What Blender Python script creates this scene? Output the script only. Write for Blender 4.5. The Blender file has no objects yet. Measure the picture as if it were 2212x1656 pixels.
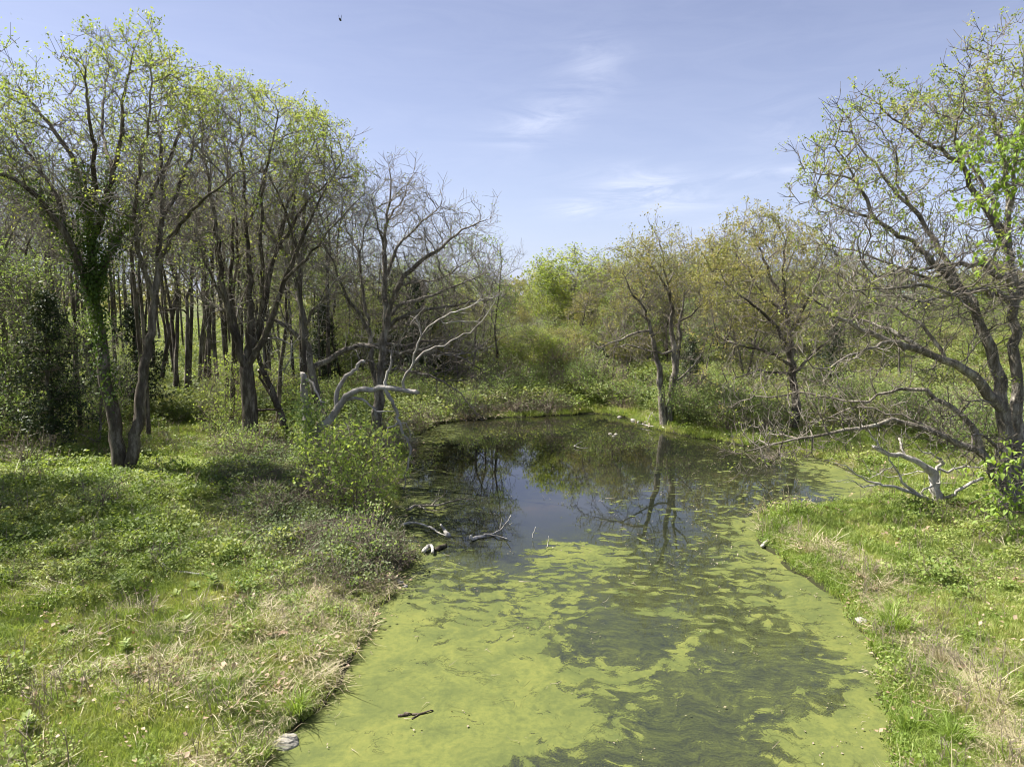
import bpy, math, random
import numpy as np
from mathutils import Vector, noise

rng = np.random.default_rng(7)
random.seed(7)
SC = bpy.context.scene
COL = SC.collection

# ------------------------------------------------------------------ camera
CAM_H = 7.0
PITCH = math.radians(7.2)
FPX = 1495.0                      # focal length in pixels of a 2212 px wide picture
CX, CY = 1106.0, 828.0
cam_d = bpy.data.cameras.new('camera')
cam = bpy.data.objects.new('camera', cam_d)
COL.objects.link(cam)
cam.location = (0, 0, CAM_H)
cam.rotation_euler = (math.pi / 2 - PITCH, 0, 0)
cam_d.sensor_width = 36.0
cam_d.lens = 36.0 * FPX / 2212.0
cam_d.clip_start = 0.2
cam_d.clip_end = 3000
SC.camera = cam

# ------------------------------------------------------------------ light
SUN_EL, SUN_AZ = math.radians(53), math.radians(-72)   # azimuth from +Y, clockwise; sun stands to the left, slightly ahead
sun_dir = Vector((math.sin(SUN_AZ) * math.cos(SUN_EL), math.cos(SUN_AZ) * math.cos(SUN_EL), math.sin(SUN_EL)))
sd = bpy.data.lights.new('sun', 'SUN')
sd.energy = 5.0
sd.angle = math.radians(0.53)
sd.color = (1.0, 0.95, 0.87)
so = bpy.data.objects.new('sun', sd)
COL.objects.link(so)
so.rotation_euler = sun_dir.to_track_quat('Z', 'Y').to_euler()
so.location = (0, 0, 60)

W = bpy.data.worlds.new('World')
SC.world = W
W.use_nodes = True
wn, wl = W.node_tree.nodes, W.node_tree.links
wn.clear()
def N(nodes, t, **kw):
    n = nodes.new(t)
    for k, v in kw.items():
        setattr(n, k, v)
    return n
w_out = N(wn, 'ShaderNodeOutputWorld')
w_bg = N(wn, 'ShaderNodeBackground')
w_bg.inputs['Strength'].default_value = 0.052
sky = N(wn, 'ShaderNodeTexSky', sky_type='NISHITA')
sky.sun_disc = False
sky.sun_elevation = SUN_EL
sky.sun_rotation = SUN_AZ
sky.altitude = 100
sky.air_density = 1.0
sky.dust_density = 1.0
sky.ozone_density = 2.6
# pale the blue a little (spring haze) and warm it towards lavender
hsv = N(wn, 'ShaderNodeHueSaturation')
hsv.inputs['Hue'].default_value = 0.518
hsv.inputs['Saturation'].default_value = 0.80
hsv.inputs['Value'].default_value = 1.0
wl.new(sky.outputs[0], hsv.inputs['Color'])
# thin cirrus
tc = N(wn, 'ShaderNodeTexCoord')
sep = N(wn, 'ShaderNodeSeparateXYZ')
wl.new(tc.outputs['Generated'], sep.inputs[0])
def M(op, a, b=None, c=None, clamp=False, nodes=wn, links=wl):
    m = nodes.new('ShaderNodeMath'); m.operation = op; m.use_clamp = clamp
    for i, v in enumerate((a, b, c)):
        if v is None: continue
        if isinstance(v, (int, float)): m.inputs[i].default_value = v
        else: links.new(v, m.inputs[i])
    return m.outputs[0]
def sky_dir(px, py):
    """direction in the sky (azimuth / height written as a picture position)"""
    u, v = (px - CX) / FPX, (CY - py) / FPX
    return Vector((u, math.cos(PITCH) + v * math.sin(PITCH), -math.sin(PITCH) + v * math.cos(PITCH))).normalized()
def DOT(vec):
    d_ = wn.new('ShaderNodeVectorMath'); d_.operation = 'DOT_PRODUCT'
    wl.new(tc.outputs['Generated'], d_.inputs[0]); d_.inputs[1].default_value = vec
    return d_.outputs['Value']
# cirrus wisps: start and end of each, half-width, strength
wisps = [((1300,400),(1480,410),.020,.85),((1190,455),(1300,452),.012,.75),((1560,385),(1730,368),.010,.45),((1080,300),(1260,220),.026,.42),((1230,140),(1340,120),.03,.22),
         ((1640,300),(1760,240),.03,.18),((1500,500),(1700,470),.016,.30),((1330,445),(1560,432),.016,.28),((2100,170),(2260,90),.03,.3),((60,230),(200,330),.035,.25)]
tot = None
for (p0, p1, hw, st_) in wisps:
    a0, a1 = sky_dir(*p0), sky_dir(*p1)
    c_ = (a0 + a1).normalized(); u_ = (a1 - a0); L_ = u_.length / 2; u_.normalize(); v_ = c_.cross(u_).normalized()
    da = M('MULTIPLY', DOT(u_), 1 / (L_ * 1.15)); off = c_.dot(u_)
    db = M('MULTIPLY', DOT(v_), 1 / hw)
    rr_ = M('ADD', M('POWER', M('ABSOLUTE', da), 2.0), M('POWER', M('ABSOLUTE', db), 2.0))
    g_ = M('MULTIPLY', M('EXPONENT', M('MULTIPLY', rr_, -1.0)), st_)
    g_ = M('MULTIPLY', g_, M('GREATER_THAN', DOT(c_), 0.0))
    tot = g_ if tot is None else M('ADD', tot, g_)
mp = N(wn, 'ShaderNodeMapping')
mp.inputs['Rotation'].default_value = (math.radians(0), math.radians(-16), 0)
mp.inputs['Scale'].default_value = (7.0, 9.0, 34.0)
wl.new(tc.outputs['Generated'], mp.inputs[0])
ns = N(wn, 'ShaderNodeTexNoise')
ns.inputs['Scale'].default_value = 1.0; ns.inputs['Detail'].default_value = 9; ns.inputs['Roughness'].default_value = 0.64
ns.inputs['Distortion'].default_value = 0.9
wl.new(mp.outputs[0], ns.inputs['Vector'])
streak_ = M('MULTIPLY', M('SUBTRACT', ns.outputs[0], 0.38), 3.2, clamp=True)
cl = M('ADD', M('MULTIPLY', tot, streak_), M('MULTIPLY', streak_, 0.05), clamp=True)
hz = M('MULTIPLY', M('POWER', M('SUBTRACT', 1.0, M('MAXIMUM', sep.outputs[2], 0.0)), 3.6), 0.50)
mixh = N(wn, 'ShaderNodeMix', data_type='RGBA')
wl.new(hz, mixh.inputs[0]); wl.new(hsv.outputs[0], mixh.inputs[6])
mixh.inputs[7].default_value = (5.6, 6.3, 9.6, 1)
mixc = N(wn, 'ShaderNodeMix', data_type='RGBA')
wl.new(cl, mixc.inputs[0]); wl.new(mixh.outputs[2], mixc.inputs[6])
mixc.inputs[7].default_value = (7.2, 7.6, 9.0, 1)
wl.new(mixc.outputs[2], w_bg.inputs['Color'])
wl.new(w_bg.outputs[0], w_out.inputs[0])

SC.view_settings.view_transform = 'Standard'
SC.view_settings.look = 'None'
SC.view_settings.gamma = 1.0
SC.view_settings.use_curve_mapping = False
SC.view_settings.exposure = 1.45
SC.render.engine = 'CYCLES'
SC.cycles.max_bounces = 7
SC.cycles.transparent_max_bounces = 12
SC.cycles.use_denoising = True
SC.cycles.pixel_filter_type = 'BLACKMAN_HARRIS'
SC.cycles.filter_width = 1.05
try: SC.cycles.denoiser = 'OPENIMAGEDENOISE'
except Exception: pass
SC.cycles.caustics_reflective = False
SC.cycles.caustics_refractive = False
SC.cycles.use_adaptive_sampling = True
SC.cycles.adaptive_threshold = 0.02

# ------------------------------------------------------------------ picture <-> place helpers (used while laying the scene out)
CP, SP = math.cos(PITCH), math.sin(PITCH)
def ray(px, py):
    u, v = (px - CX) / FPX, (CY - py) / FPX
    return np.array([u, CP + v * SP, -SP + v * CP])
def at(px, py, Y):
    """world point seen at (px,py) at distance Y ahead"""
    r = ray(px, py)
    return np.array([0, 0, CAM_H]) + r * (Y / r[1])
def topx(P):
    P = np.asarray(P, float)
    x, y, z = P[..., 0], P[..., 1], P[..., 2] - CAM_H
    d = y * CP - z * SP
    return np.stack([CX + FPX * x / d, CY - FPX * (y * SP + z * CP) / d], -1)
def wpt(px, py):
    r = ray(px, py)
    t = -CAM_H / r[2]
    return (r[0] * t, r[1] * t)

# ------------------------------------------------------------------ pond outline (water level z = 0)
shore_px = [(525,1700),(560,1656),(612,1590),(688,1530),(735,1470),(768,1400),(808,1340),(832,1290),(862,1245),(886,1218),(885,1190),(850,1150),
 (845,1110),(862,1060),(872,1010),(880,970),(900,940),(935,920),(1000,909),(1060,904),(1100,902),(1180,899),(1230,896),(1270,892),(1330,897),(1375,911),
 (1430,930),(1480,941),(1541,950),(1600,962),(1675,972),(1758,988),(1840,1022),(1905,1062),(1910,1078),(1870,1090),(1780,1096),(1700,1104),(1655,1118),(1640,1140),
 (1655,1180),(1690,1225),(1784,1272),(1834,1340),(1878,1409),(1905,1477),(1918,1565),(1928,1656),(1935,1750),(1900,1900),(1500,2000),(1000,2000),(650,1850)]
SHORE = np.array([wpt(*p) for p in shore_px])
def _subdiv_shore(S):
    out = []
    n = len(S)
    for i in range(n):
        p0, p1, p2, p3 = S[i-1], S[i], S[(i+1) % n], S[(i+2) % n]
        L = np.linalg.norm(p2 - p1)
        k = max(1, int(L / 0.3))
        for j in range(k):
            t = j / k
            q = 0.5 * ((2*p1) + (-p0+p2)*t + (2*p0-5*p1+4*p2-p3)*t*t + (-p0+3*p1-3*p2+p3)*t**3)
            if L > .5:
                nn = noise.noise(Vector((q[0]*.9, q[1]*.9, 3.1)))
                nm = noise.noise(Vector((q[0]*.9, q[1]*.9, 9.7)))
                n3 = noise.noise(Vector((q[0]*3.1, q[1]*3.1, 5.5))); n4 = noise.noise(Vector((q[0]*3.1, q[1]*3.1, 1.7)))
                q = q + np.array([nn, nm]) * min(.38, .22 + q[1]*.006) + np.array([n3, n4]) * .13
            out.append(q)
    return np.array(out)
SHORE_F = _subdiv_shore(SHORE)
def inside_poly(P, V):
    P = np.atleast_2d(P); x, y = P[:, 0], P[:, 1]
    c = np.zeros(len(P), bool)
    n = len(V)
    for i in range(n):
        x1, y1 = V[i]; x2, y2 = V[(i+1) % n]
        if y1 == y2: continue
        m = ((y1 > y) != (y2 > y)) & (x < (x2-x1) * (y-y1) / (y2-y1) + x1)
        c ^= m
    return c
def shore_dist(P):
    """signed distance to the shore, positive on land"""
    P = np.atleast_2d(P).astype(float)
    best = np.full(len(P), 1e9)
    V = SHORE_F
    for i in range(len(V)):
        a = V[i]; b = V[(i+1) % len(V)]
        ab = b - a
        t = np.clip(((P - a) @ ab) / max(ab @ ab, 1e-9), 0, 1)
        q = a + t[:, None] * ab
        d = (P[:, 0]-q[:, 0])**2 + (P[:, 1]-q[:, 1])**2
        np.minimum(best, d, out=best)
    best = np.sqrt(best)
    return np.where(inside_poly(P, V), -best, best)
def sstep(a, b, x):
    t = np.clip((x - a) / (b - a), 0, 1)
    return t * t * (3 - 2 * t)
def fnoise(x, y, s, seed=0, octv=3):
    """cheap smooth numpy noise, about -1..1"""
    r = np.random.default_rng(seed + 100)
    out = np.zeros_like(np.asarray(x, float)); amp = 1.0; tot = 0
    f = 1.0 / s
    for o in range(octv):
        acc = 0
        for k in range(4):
            a = r.uniform(0, 2*math.pi); ph = r.uniform(0, 6.28); ff = f * r.uniform(.7, 1.4)
            wob = 1.3 * np.sin((x * math.sin(a+1.1) + y * math.cos(a+.3)) * ff * 1.7 + ph * 2)
            acc = acc + np.sin((x * math.cos(a) + y * math.sin(a)) * ff * 2.6 + ph + wob)
        out += amp * acc / 2.2
        tot += amp; amp *= .5; f *= 2.1
    return out / tot
def ground_z(x, y, d=None):
    x = np.asarray(x, float); y = np.asarray(y, float)
    if d is None:
        d = shore_dist(np.stack([x.ravel(), y.ravel()], -1)).reshape(x.shape)
    land = 0.34 * (1 - np.exp(-np.maximum(d, 0) / 0.8)) + 0.25 * sstep(1, 9, d) + 0.02
    land = land + fnoise(x, y, 7, 1) * 0.10 * sstep(0.5, 4, d) + fnoise(x, y, 1.3, 2) * 0.035 * sstep(0.1, 1, d)
    hill = 4.6 * sstep(8, 60, x) * sstep(34, 85, y) + 1.6 * sstep(-20, -70, x) * sstep(20, 80, y) + .4 * sstep(42, 62, y)
    hill = hill + 1.5 * sstep(120, 500, y) + fnoise(x, y, 30, 5) * .5 * sstep(40, 90, y)
    bed = -0.04 - 0.55 * sstep(0, 2.5, -d)
    return np.where(d > 0, land + hill, bed)
def on(px, py):
    """point of the terrain seen at (px,py)"""
    r = ray(px, py)
    t = np.concatenate([np.linspace(6, 60, 500), np.linspace(60.3, 400, 500)])
    P = np.array([0, 0, CAM_H]) + t[:, None] * r / r[1]
    g = np.maximum(ground_z(P[:, 0], P[:, 1]), 0)
    k = np.argmax(P[:, 2] < g)
    if P[k, 2] >= g[k]: k = len(t) - 1
    return np.array([P[k, 0], P[k, 1], g[k]])
def gz1(x, y):
    return float(ground_z(np.array([x]), np.array([y]))[0])

# ------------------------------------------------------------------ object helpers
def props(o, label=None, cat=None, group=None, kind=None):
    if label: o['label'] = label
    if cat: o['category'] = cat
    if group: o['group'] = group
    if kind: o['kind'] = kind
    return o
def empty(name, loc, label, cat, group=None, rz=0.0):
    o = bpy.data.objects.new(name, None)
    o.empty_display_size = .3
    COL.objects.link(o)
    o.location = tuple(float(v) for v in loc)
    o.rotation_euler = (0, 0, rz)
    return props(o, label, cat, group)
def mesh_from(name, V, F, mat, smooth=False):
    """F: list of int arrays (m,k), k = 3 or 4"""
    me = bpy.data.meshes.new(name)
    V = np.asarray(V, np.float32)
    me.vertices.add(len(V)); me.vertices.foreach_set('co', V.ravel())
    loops = np.concatenate([f.ravel() for f in F]).astype(np.int32)
    sizes = np.concatenate([np.full(len(f), f.shape[1]) for f in F]).astype(np.int32)
    me.loops.add(len(loops)); me.loops.foreach_set('vertex_index', loops)
    me.polygons.add(len(sizes))
    starts = np.concatenate([[0], np.cumsum(sizes)[:-1]]).astype(np.int32)
    me.polygons.foreach_set('loop_start', starts)
    me.polygons.foreach_set('loop_total', sizes)
    if smooth:
        me.polygons.foreach_set('use_smooth', np.ones(len(sizes), bool))
    me.update(calc_edges=True)
    me.validate()
    if mat: me.materials.append(mat)
    return me
def obj(name, me, parent=None, loc=(0, 0, 0)):
    o = bpy.data.objects.new(name, me)
    COL.objects.link(o)
    if parent: o.parent = parent
    o.location = tuple(float(v) for v in loc)
    return o
def dup(root, loc, rz, sc, label, group=None, name=None):
    r = root.copy(); COL.objects.link(r)
    r.location = tuple(float(v) for v in loc); r.rotation_euler = (0, 0, rz); r.scale = sc if hasattr(sc, '__len__') else (sc, sc, sc)
    r['label'] = label
    if group: r['group'] = group
    for ch in list(root.children):
        c = ch.copy(); COL.objects.link(c); c.parent = r
    return r

ONES = 'first second third fourth fifth sixth seventh eighth ninth tenth eleventh twelfth thirteenth fourteenth fifteenth sixteenth seventeenth eighteenth nineteenth'.split()
def nth(i):
    """0 -> first"""
    n_ = i + 1
    if n_ < 20: return ONES[n_ - 1]
    t_, u_ = divmod(n_, 10)
    return ('', '', 'twentieth', 'thirtieth', 'fortieth', 'fiftieth')[t_] if u_ == 0 else ('', '', 'twenty', 'thirty', 'forty', 'fifty')[t_] + '-' + ONES[u_ - 1]

# ------------------------------------------------------------------ materials
def newmat(name):
    m = bpy.data.materials.new(name); m.use_nodes = True
    m.node_tree.nodes.clear()
    return m, m.node_tree.nodes, m.node_tree.links
def rgb(c): return (c[0], c[1], c[2], 1)
def ramp(nodes, stops):
    r = nodes.new('ShaderNodeValToRGB')
    e = r.color_ramp.elements
    while len(e) > 1: e.remove(e[-1])
    e[0].position, e[0].color = stops[0][0], rgb(stops[0][1])
    for p, c in stops[1:]:
        k = e.new(p); k.color = rgb(c)
    return r
def leaf_mat(name, cols, trans=0.35, patch=0.0, patchcols=None, scale=.5, rough=.55):
    """cols: colour stops over the leaf's own random number"""
    m, n, l = newmat(name)
    out = n.new('ShaderNodeOutputMaterial')
    geo = n.new('ShaderNodeNewGeometry')
    oi = n.new('ShaderNodeObjectInfo')
    rp = ramp(n, [(i / max(1, len(cols)-1), c) for i, c in enumerate(cols)])
    nz = n.new('ShaderNodeTexNoise'); nz.inputs['Scale'].default_value = scale; nz.inputs['Detail'].default_value = 3
    l.new(geo.outputs['Position'], nz.inputs['Vector'])
    f = M('ADD', M('MULTIPLY', geo.outputs['Random Per Island'], .42, nodes=n, links=l), M('MULTIPLY', M('SUBTRACT', nz.outputs[0], .36, nodes=n, links=l), 1.9, nodes=n, links=l), nodes=n, links=l)
    f = M('ADD', f, M('MULTIPLY', M('SUBTRACT', oi.outputs['Random'], .5), .22, nodes=n, links=l), clamp=True, nodes=n, links=l)
    l.new(f, rp.inputs[0])
    d = n.new('ShaderNodeBsdfPrincipled')
    d.inputs['Roughness'].default_value = rough
    d.inputs['Specular IOR Level'].default_value = 0.35
    l.new(rp.outputs[0], d.inputs['Base Color'])
    t = n.new('ShaderNodeBsdfTranslucent')
    tm = n.new('ShaderNodeMix'); tm.data_type = 'RGBA'; tm.blend_type = 'MULTIPLY'; tm.inputs[0].default_value = 1
    l.new(rp.outputs[0], tm.inputs[6]); tm.inputs[7].default_value = (1.5, 1.5, .8, 1)
    l.new(tm.outputs[2], t.inputs[0])
    mx = n.new('ShaderNodeMixShader'); mx.inputs[0].default_value = trans
    l.new(d.outputs[0], mx.inputs[1]); l.new(t.outputs[0], mx.inputs[2])
    l.new(mx.outputs[0], out.inputs[0])
    return m
def bark_mat(name, dark, mid, light, scale=5.0, moss=0.0, bump=.5):
    m, n, l = newmat(name)
    out = n.new('ShaderNodeOutputMaterial')
    geo = n.new('ShaderNodeNewGeometry')
    mp = n.new('ShaderNodeMapping'); mp.inputs['Scale'].default_value = (1, 1, .28)
    l.new(geo.outputs['Position'], mp.inputs[0])
    nz = n.new('ShaderNodeTexNoise'); nz.inputs['Scale'].default_value = scale; nz.inputs['Detail'].default_value = 6; nz.inputs['Roughness'].default_value = .7
    l.new(mp.outputs[0], nz.inputs['Vector'])
    nb = n.new('ShaderNodeTexNoise'); nb.inputs['Scale'].default_value = .7; nb.inputs['Detail'].default_value = 3
    l.new(geo.outputs['Position'], nb.inputs['Vector'])
    f = M('ADD', M('MULTIPLY', nz.outputs[0], .75, nodes=n, links=l), M('MULTIPLY', nb.outputs[0], .35, nodes=n, links=l), nodes=n, links=l)
    rp = ramp(n, [(.36, dark), (.54, mid), (.72, light)])
    l.new(f, rp.inputs[0])
    col = rp.outputs[0]
    if moss:
        nm = n.new('ShaderNodeTexNoise'); nm.inputs['Scale'].default_value = 2.2; nm.inputs['Detail'].default_value = 5
        l.new(geo.outputs['Position'], nm.inputs['Vector'])
        mm = n.new('ShaderNodeMix'); mm.data_type = 'RGBA'
        l.new(M('MULTIPLY', M('SUBTRACT', nm.outputs[0], .55, nodes=n, links=l), 6 * moss, clamp=True, nodes=n, links=l), mm.inputs[0])
        l.new(col, mm.inputs[6]); mm.inputs[7].default_value = (.07, .085, .025, 1)
        col = mm.outputs[2]
    d = n.new('ShaderNodeBsdfPrincipled'); d.inputs['Roughness'].default_value = .9; d.inputs['Specular IOR Level'].default_value = .2
    l.new(col, d.inputs['Base Color'])
    wv = n.new('ShaderNodeTexVoronoi'); wv.feature = 'DISTANCE_TO_EDGE'; wv.inputs['Scale'].default_value = scale * 2.2
    l.new(mp.outputs[0], wv.inputs['Vector'])
    bp = n.new('ShaderNodeBump'); bp.inputs['Strength'].default_value = bump; bp.inputs['Distance'].default_value = .05
    l.new(M('ADD', M('MINIMUM', wv.outputs[0], .25, nodes=n, links=l), nz.outputs[0], nodes=n, links=l), bp.inputs['Height'])
    l.new(bp.outputs[0], d.inputs['Normal'])
    l.new(d.outputs[0], out.inputs[0])
    return m
BARK = bark_mat('oak_bark', (.04, .033, .025), (.16, .14, .112), (.46, .425, .36), scale=6.5, moss=.25, bump=.8)
BARK_DARK = bark_mat('dark_bark', (.024, .019, .014), (.085, .071, .055), (.27, .24, .195), moss=.3)
BARK_PALE = bark_mat('pale_branch_bark', (.13, .115, .095), (.27, .25, .22), (.48, .46, .42), scale=4)
TWIG = bark_mat('twig_bark', (.075, .063, .05), (.155, .135, .11), (.30, .275, .235), scale=3, bump=0)
TWIG_BR = bark_mat('brown_twig', (.085, .066, .05), (.19, .155, .12), (.33, .285, .225), scale=2, bump=0)
DEAD = bark_mat('bleached_dead_wood', (.16, .145, .125), (.40, .375, .33), (.66, .63, .57), scale=7)
ROT = bark_mat('rotten_wood', (.03, .024, .018), (.085, .068, .05), (.2, .17, .13), scale=7, moss=.4)
LEAF_OAK = leaf_mat('young_oak_leaves', [(.11, .155, .04), (.18, .235, .055), (.26, .31, .08), (.33, .33, .115)], .45)
LEAF_OLIVE = leaf_mat('olive_oak_leaves', [(.13, .155, .05), (.21, .225, .075), (.29, .275, .10), (.31, .25, .115)], .35)
LEAF_GREEN = leaf_mat('fresh_green_leaves', [(0.087, 0.141, 0.044), (0.149, 0.219, 0.070), (0.229, 0.304, 0.104), (0.315, 0.365, 0.149)], .42)
LEAF_MID = leaf_mat('mid_green_leaves', [(.075, .11, .035), (.135, .18, .055), (.22, .265, .09), (.31, .31, .13)], .4)
LEAF_LIME = leaf_mat('lime_green_leaves', [(0.179, 0.253, 0.062), (0.289, 0.372, 0.098), (0.406, 0.473, 0.141)], .45)
LEAF_BRIGHT = leaf_mat('bright_green_leaves', [(.12, .19, .035), (.20, .29, .05), (.30, .39, .075)], .4)
LEAF_PALE = leaf_mat('pale_grey_green_leaves', [(0.164, 0.197, 0.098), (0.245, 0.287, 0.146), (0.324, 0.358, 0.200)], .35)
LEAF_VINE = leaf_mat('vine_leaves', [(.035, .07, .015), (.07, .12, .022), (.14, .19, .035)], .25)
LEAF_CEDAR = leaf_mat('cedar_needles', [(.018, .034, .014), (.033, .052, .02), (.06, .075, .03)], .1)
LEAF_BRAMBLE = leaf_mat('bramble_leaves', [(0.064, 0.097, 0.039), (0.125, 0.167, 0.067), (0.204, 0.237, 0.113)], .3)

# ------------------------------------------------------------------ tree growing
def colonize(P0, par0, attr, step, infl, kill, iters, jit=.25, up=0.05, maxn=9000, seed=0, centre=None, outw=.35):
    r = np.random.default_rng(seed)
    n = len(P0)
    P = np.zeros((maxn + 600, 3)); par = np.full(maxn + 600, -1, int); nch = np.zeros(maxn + 600, int)
    P[:n] = P0; par[:n] = par0
    for i in range(n):
        if par0[i] >= 0: nch[par0[i]] += 1
    nd = np.full(len(attr), 1e9); ni = np.zeros(len(attr), int)
    def upd(lo, hi):
        nonlocal nd, ni
        for s in range(lo, hi, 400):
            e = min(hi, s + 400)
            D = np.linalg.norm(attr[:, None, :] - P[None, s:e, :], axis=2)
            k = D.argmin(1); d = D[np.arange(len(attr)), k]
            b = d < nd
            nd[b] = d[b]; ni[b] = k[b] + s
    upd(0, n)
    for it in range(iters):
        act = nd < infl
        if not act.any() or n >= maxn: break
        idx = ni[act]
        v = attr[act] - P[idx]; v /= np.maximum(np.linalg.norm(v, axis=1, keepdims=True), 1e-6)
        u, inv = np.unique(idx, return_inverse=True)
        S = np.zeros((len(u), 3)); np.add.at(S, inv, v)
        S /= np.maximum(np.linalg.norm(S, axis=1, keepdims=True), 1e-6)
        S += r.normal(0, jit, S.shape); S[:, 2] += up
        if centre is not None:
            ov = P[u] - centre; ov /= np.maximum(np.linalg.norm(ov, axis=1, keepdims=True), .5)
            S += ov * outw
        S /= np.linalg.norm(S, axis=1, keepdims=True)
        ok = nch[u] < 3
        u2, S2 = u[ok], S[ok]
        if len(u2) == 0: break
        new = P[u2] + S2 * step * r.uniform(.8, 1.2, (len(u2), 1))
        m = len(new)
        if n + m > maxn + 500: break
        P[n:n+m] = new; par[n:n+m] = u2; np.add.at(nch, u2, 1)
        upd(n, n + m)
        n += m
        keep = nd > kill
        attr = attr[keep]; nd = nd[keep]; ni = ni[keep]
        # attractors whose nearest node is full grow stale: let them go at random
        if it % 6 == 5 and len(attr):
            st = (nch[ni] >= 3) & (r.random(len(attr)) < .5)
            attr = attr[~st]; nd = nd[~st]; ni = ni[~st]
        if len(attr) == 0: break
    return P[:n].copy(), par[:n].copy()

def pipe_radii(P, par, rtip, fixed, ex=2.3, rmax=None):
    n = len(P)
    a = np.zeros(n)
    R = np.zeros(n)
    for i in range(n - 1, -1, -1):
        ri = max(a[i] ** (1 / ex), rtip) if a[i] > 0 else rtip
        if fixed[i] > 0: ri = fixed[i]
        R[i] = ri
        if par[i] >= 0: a[par[i]] += ri ** ex
    # no child thicker than its parent
    for i in range(n):
        if par[i] >= 0 and R[i] > R[par[i]]: R[i] = R[par[i]] * .97
    return R

def tubes(P, par, R, lo, hi, sides, bump=0.0, seed=0):
    """open tubes for all edges whose child radius lies in [lo,hi)"""
    n = len(P)
    has = par >= 0
    E = np.where(has & (R >= lo) & (R < hi))[0]
    if len(E) == 0: return np.zeros((0, 3)), np.zeros((0, 4), int)
    main = np.full(n, -1)
    order = np.argsort(R[has.nonzero()[0]], kind='stable')
    ch = has.nonzero()[0][order]
    main[par[ch]] = ch            # the thickest written last
    dirs = np.zeros((n, 3)); dirs[has] = P[has] - P[par[has]]
    L = np.linalg.norm(dirs, axis=1, keepdims=True); dirs = dirs / np.maximum(L, 1e-9)
    avg = dirs.copy()
    mm = main >= 0
    avg[mm] += dirs[main[mm]]
    avg /= np.maximum(np.linalg.norm(avg, axis=1, keepdims=True), 1e-9)
    inT = np.zeros(n, bool); inT[E] = True
    p = par[E]
    share = inT[p] & (main[p] == E)
    ringC = np.concatenate([P[E], P[p[~share]]])
    ringD = np.concatenate([avg[E], dirs[E[~share]]])
    ringR = np.concatenate([R[E], np.minimum(R[E[~share]] * 1.15, R[p[~share]])])
    rid = np.full(n, -1); rid[E] = np.arange(len(E))
    sid = np.zeros(len(E), int)
    sid[share] = rid[p[share]]
    sid[~share] = len(E) + np.arange((~share).sum())
    ref = np.array([.31, .94, .12]); ref /= np.linalg.norm(ref)
    U = np.cross(ringD, ref); U /= np.maximum(np.linalg.norm(U, axis=1, keepdims=True), 1e-6)
    Vv = np.cross(ringD, U)
    ang = np.arange(sides) * 2 * math.pi / sides
    rr = ringR[:, None] * np.ones(sides)
    if bump:
        r = np.random.default_rng(seed)
        rr = rr * (1 + r.normal(0, bump, rr.shape))
    V = ringC[:, None, :] + rr[..., None] * (np.cos(ang)[None, :, None] * U[:, None, :] + np.sin(ang)[None, :, None] * Vv[:, None, :])
    V = V.reshape(-1, 3)
    a = sid[:, None] * sides + np.arange(sides)[None]
    b = sid[:, None] * sides + (np.arange(sides)[None] + 1) % sides
    c = rid[E][:, None] * sides + (np.arange(sides)[None] + 1) % sides
    d = rid[E][:, None] * sides + np.arange(sides)[None]
    F = np.stack([a, b, c, d], -1).reshape(-1, 4)
    return V, F

def leaves(C, per, size, spread, seed=0, droop=0.0, out=None, wid=.55, var=.35):
    """folded leaf shapes (two triangles) tufted round the points C"""
    r = np.random.default_rng(seed)
    n = len(C) * per
    c = np.repeat(C, per, 0) + r.normal(0, spread, (n, 3))
    d = r.normal(0, 1, (n, 3)); d[:, 2] -= droop
    if out is not None: d += np.repeat(out, per, 0)
    d /= np.linalg.norm(d, axis=1, keepdims=True)
    nrm = r.normal(0, .8, (n, 3)); nrm[:, 2] += 1.0
    s = np.cross(d, nrm); s /= np.maximum(np.linalg.norm(s, axis=1, keepdims=True), 1e-6)
    up = np.cross(s, d)
    L = size * r.uniform(1 - var, 1 + var, (n, 1)); Wd = L * wid
    base = c; tip = c + d * L
    a = c + d * L * .45 + s * Wd * .5 + up * Wd * .12
    b = c + d * L * .45 - s * Wd * .5 + up * Wd * .12
    V = np.stack([base, a, tip, b], 1).reshape(-1, 3)
    k = np.arange(n)[:, None] * 4
    F = np.concatenate([k + np.array([0, 1, 2]), k + np.array([0, 2, 3])], 0)
    return V, F

TRI = [0]
def add_twigs(P, par, R, k, length, thr, seed, up=.5, rt=.006):
    r = np.random.default_rng(seed)
    idx = np.where(R < thr)[0]
    idx = np.repeat(idx, k)
    if k < 1: return P, par, R, np.arange(0)
    d0 = P[idx] - P[np.maximum(par[idx], 0)]
    d0 /= np.maximum(np.linalg.norm(d0, axis=1, keepdims=True), 1e-6)
    d = d0 * 1.0 + r.normal(0, .5, d0.shape); d[:, 2] += up
    d /= np.linalg.norm(d, axis=1, keepdims=True)
    L = length * r.uniform(.5, 1.4, (len(idx), 1))
    e = P[idx] + d * L
    n = len(P); q = len(idx)
    P2 = np.concatenate([P, e]); par2 = np.concatenate([par, idx])
    R2 = np.concatenate([R, np.full(q, rt)])
    return P2, par2, R2, n + np.arange(q)

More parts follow.
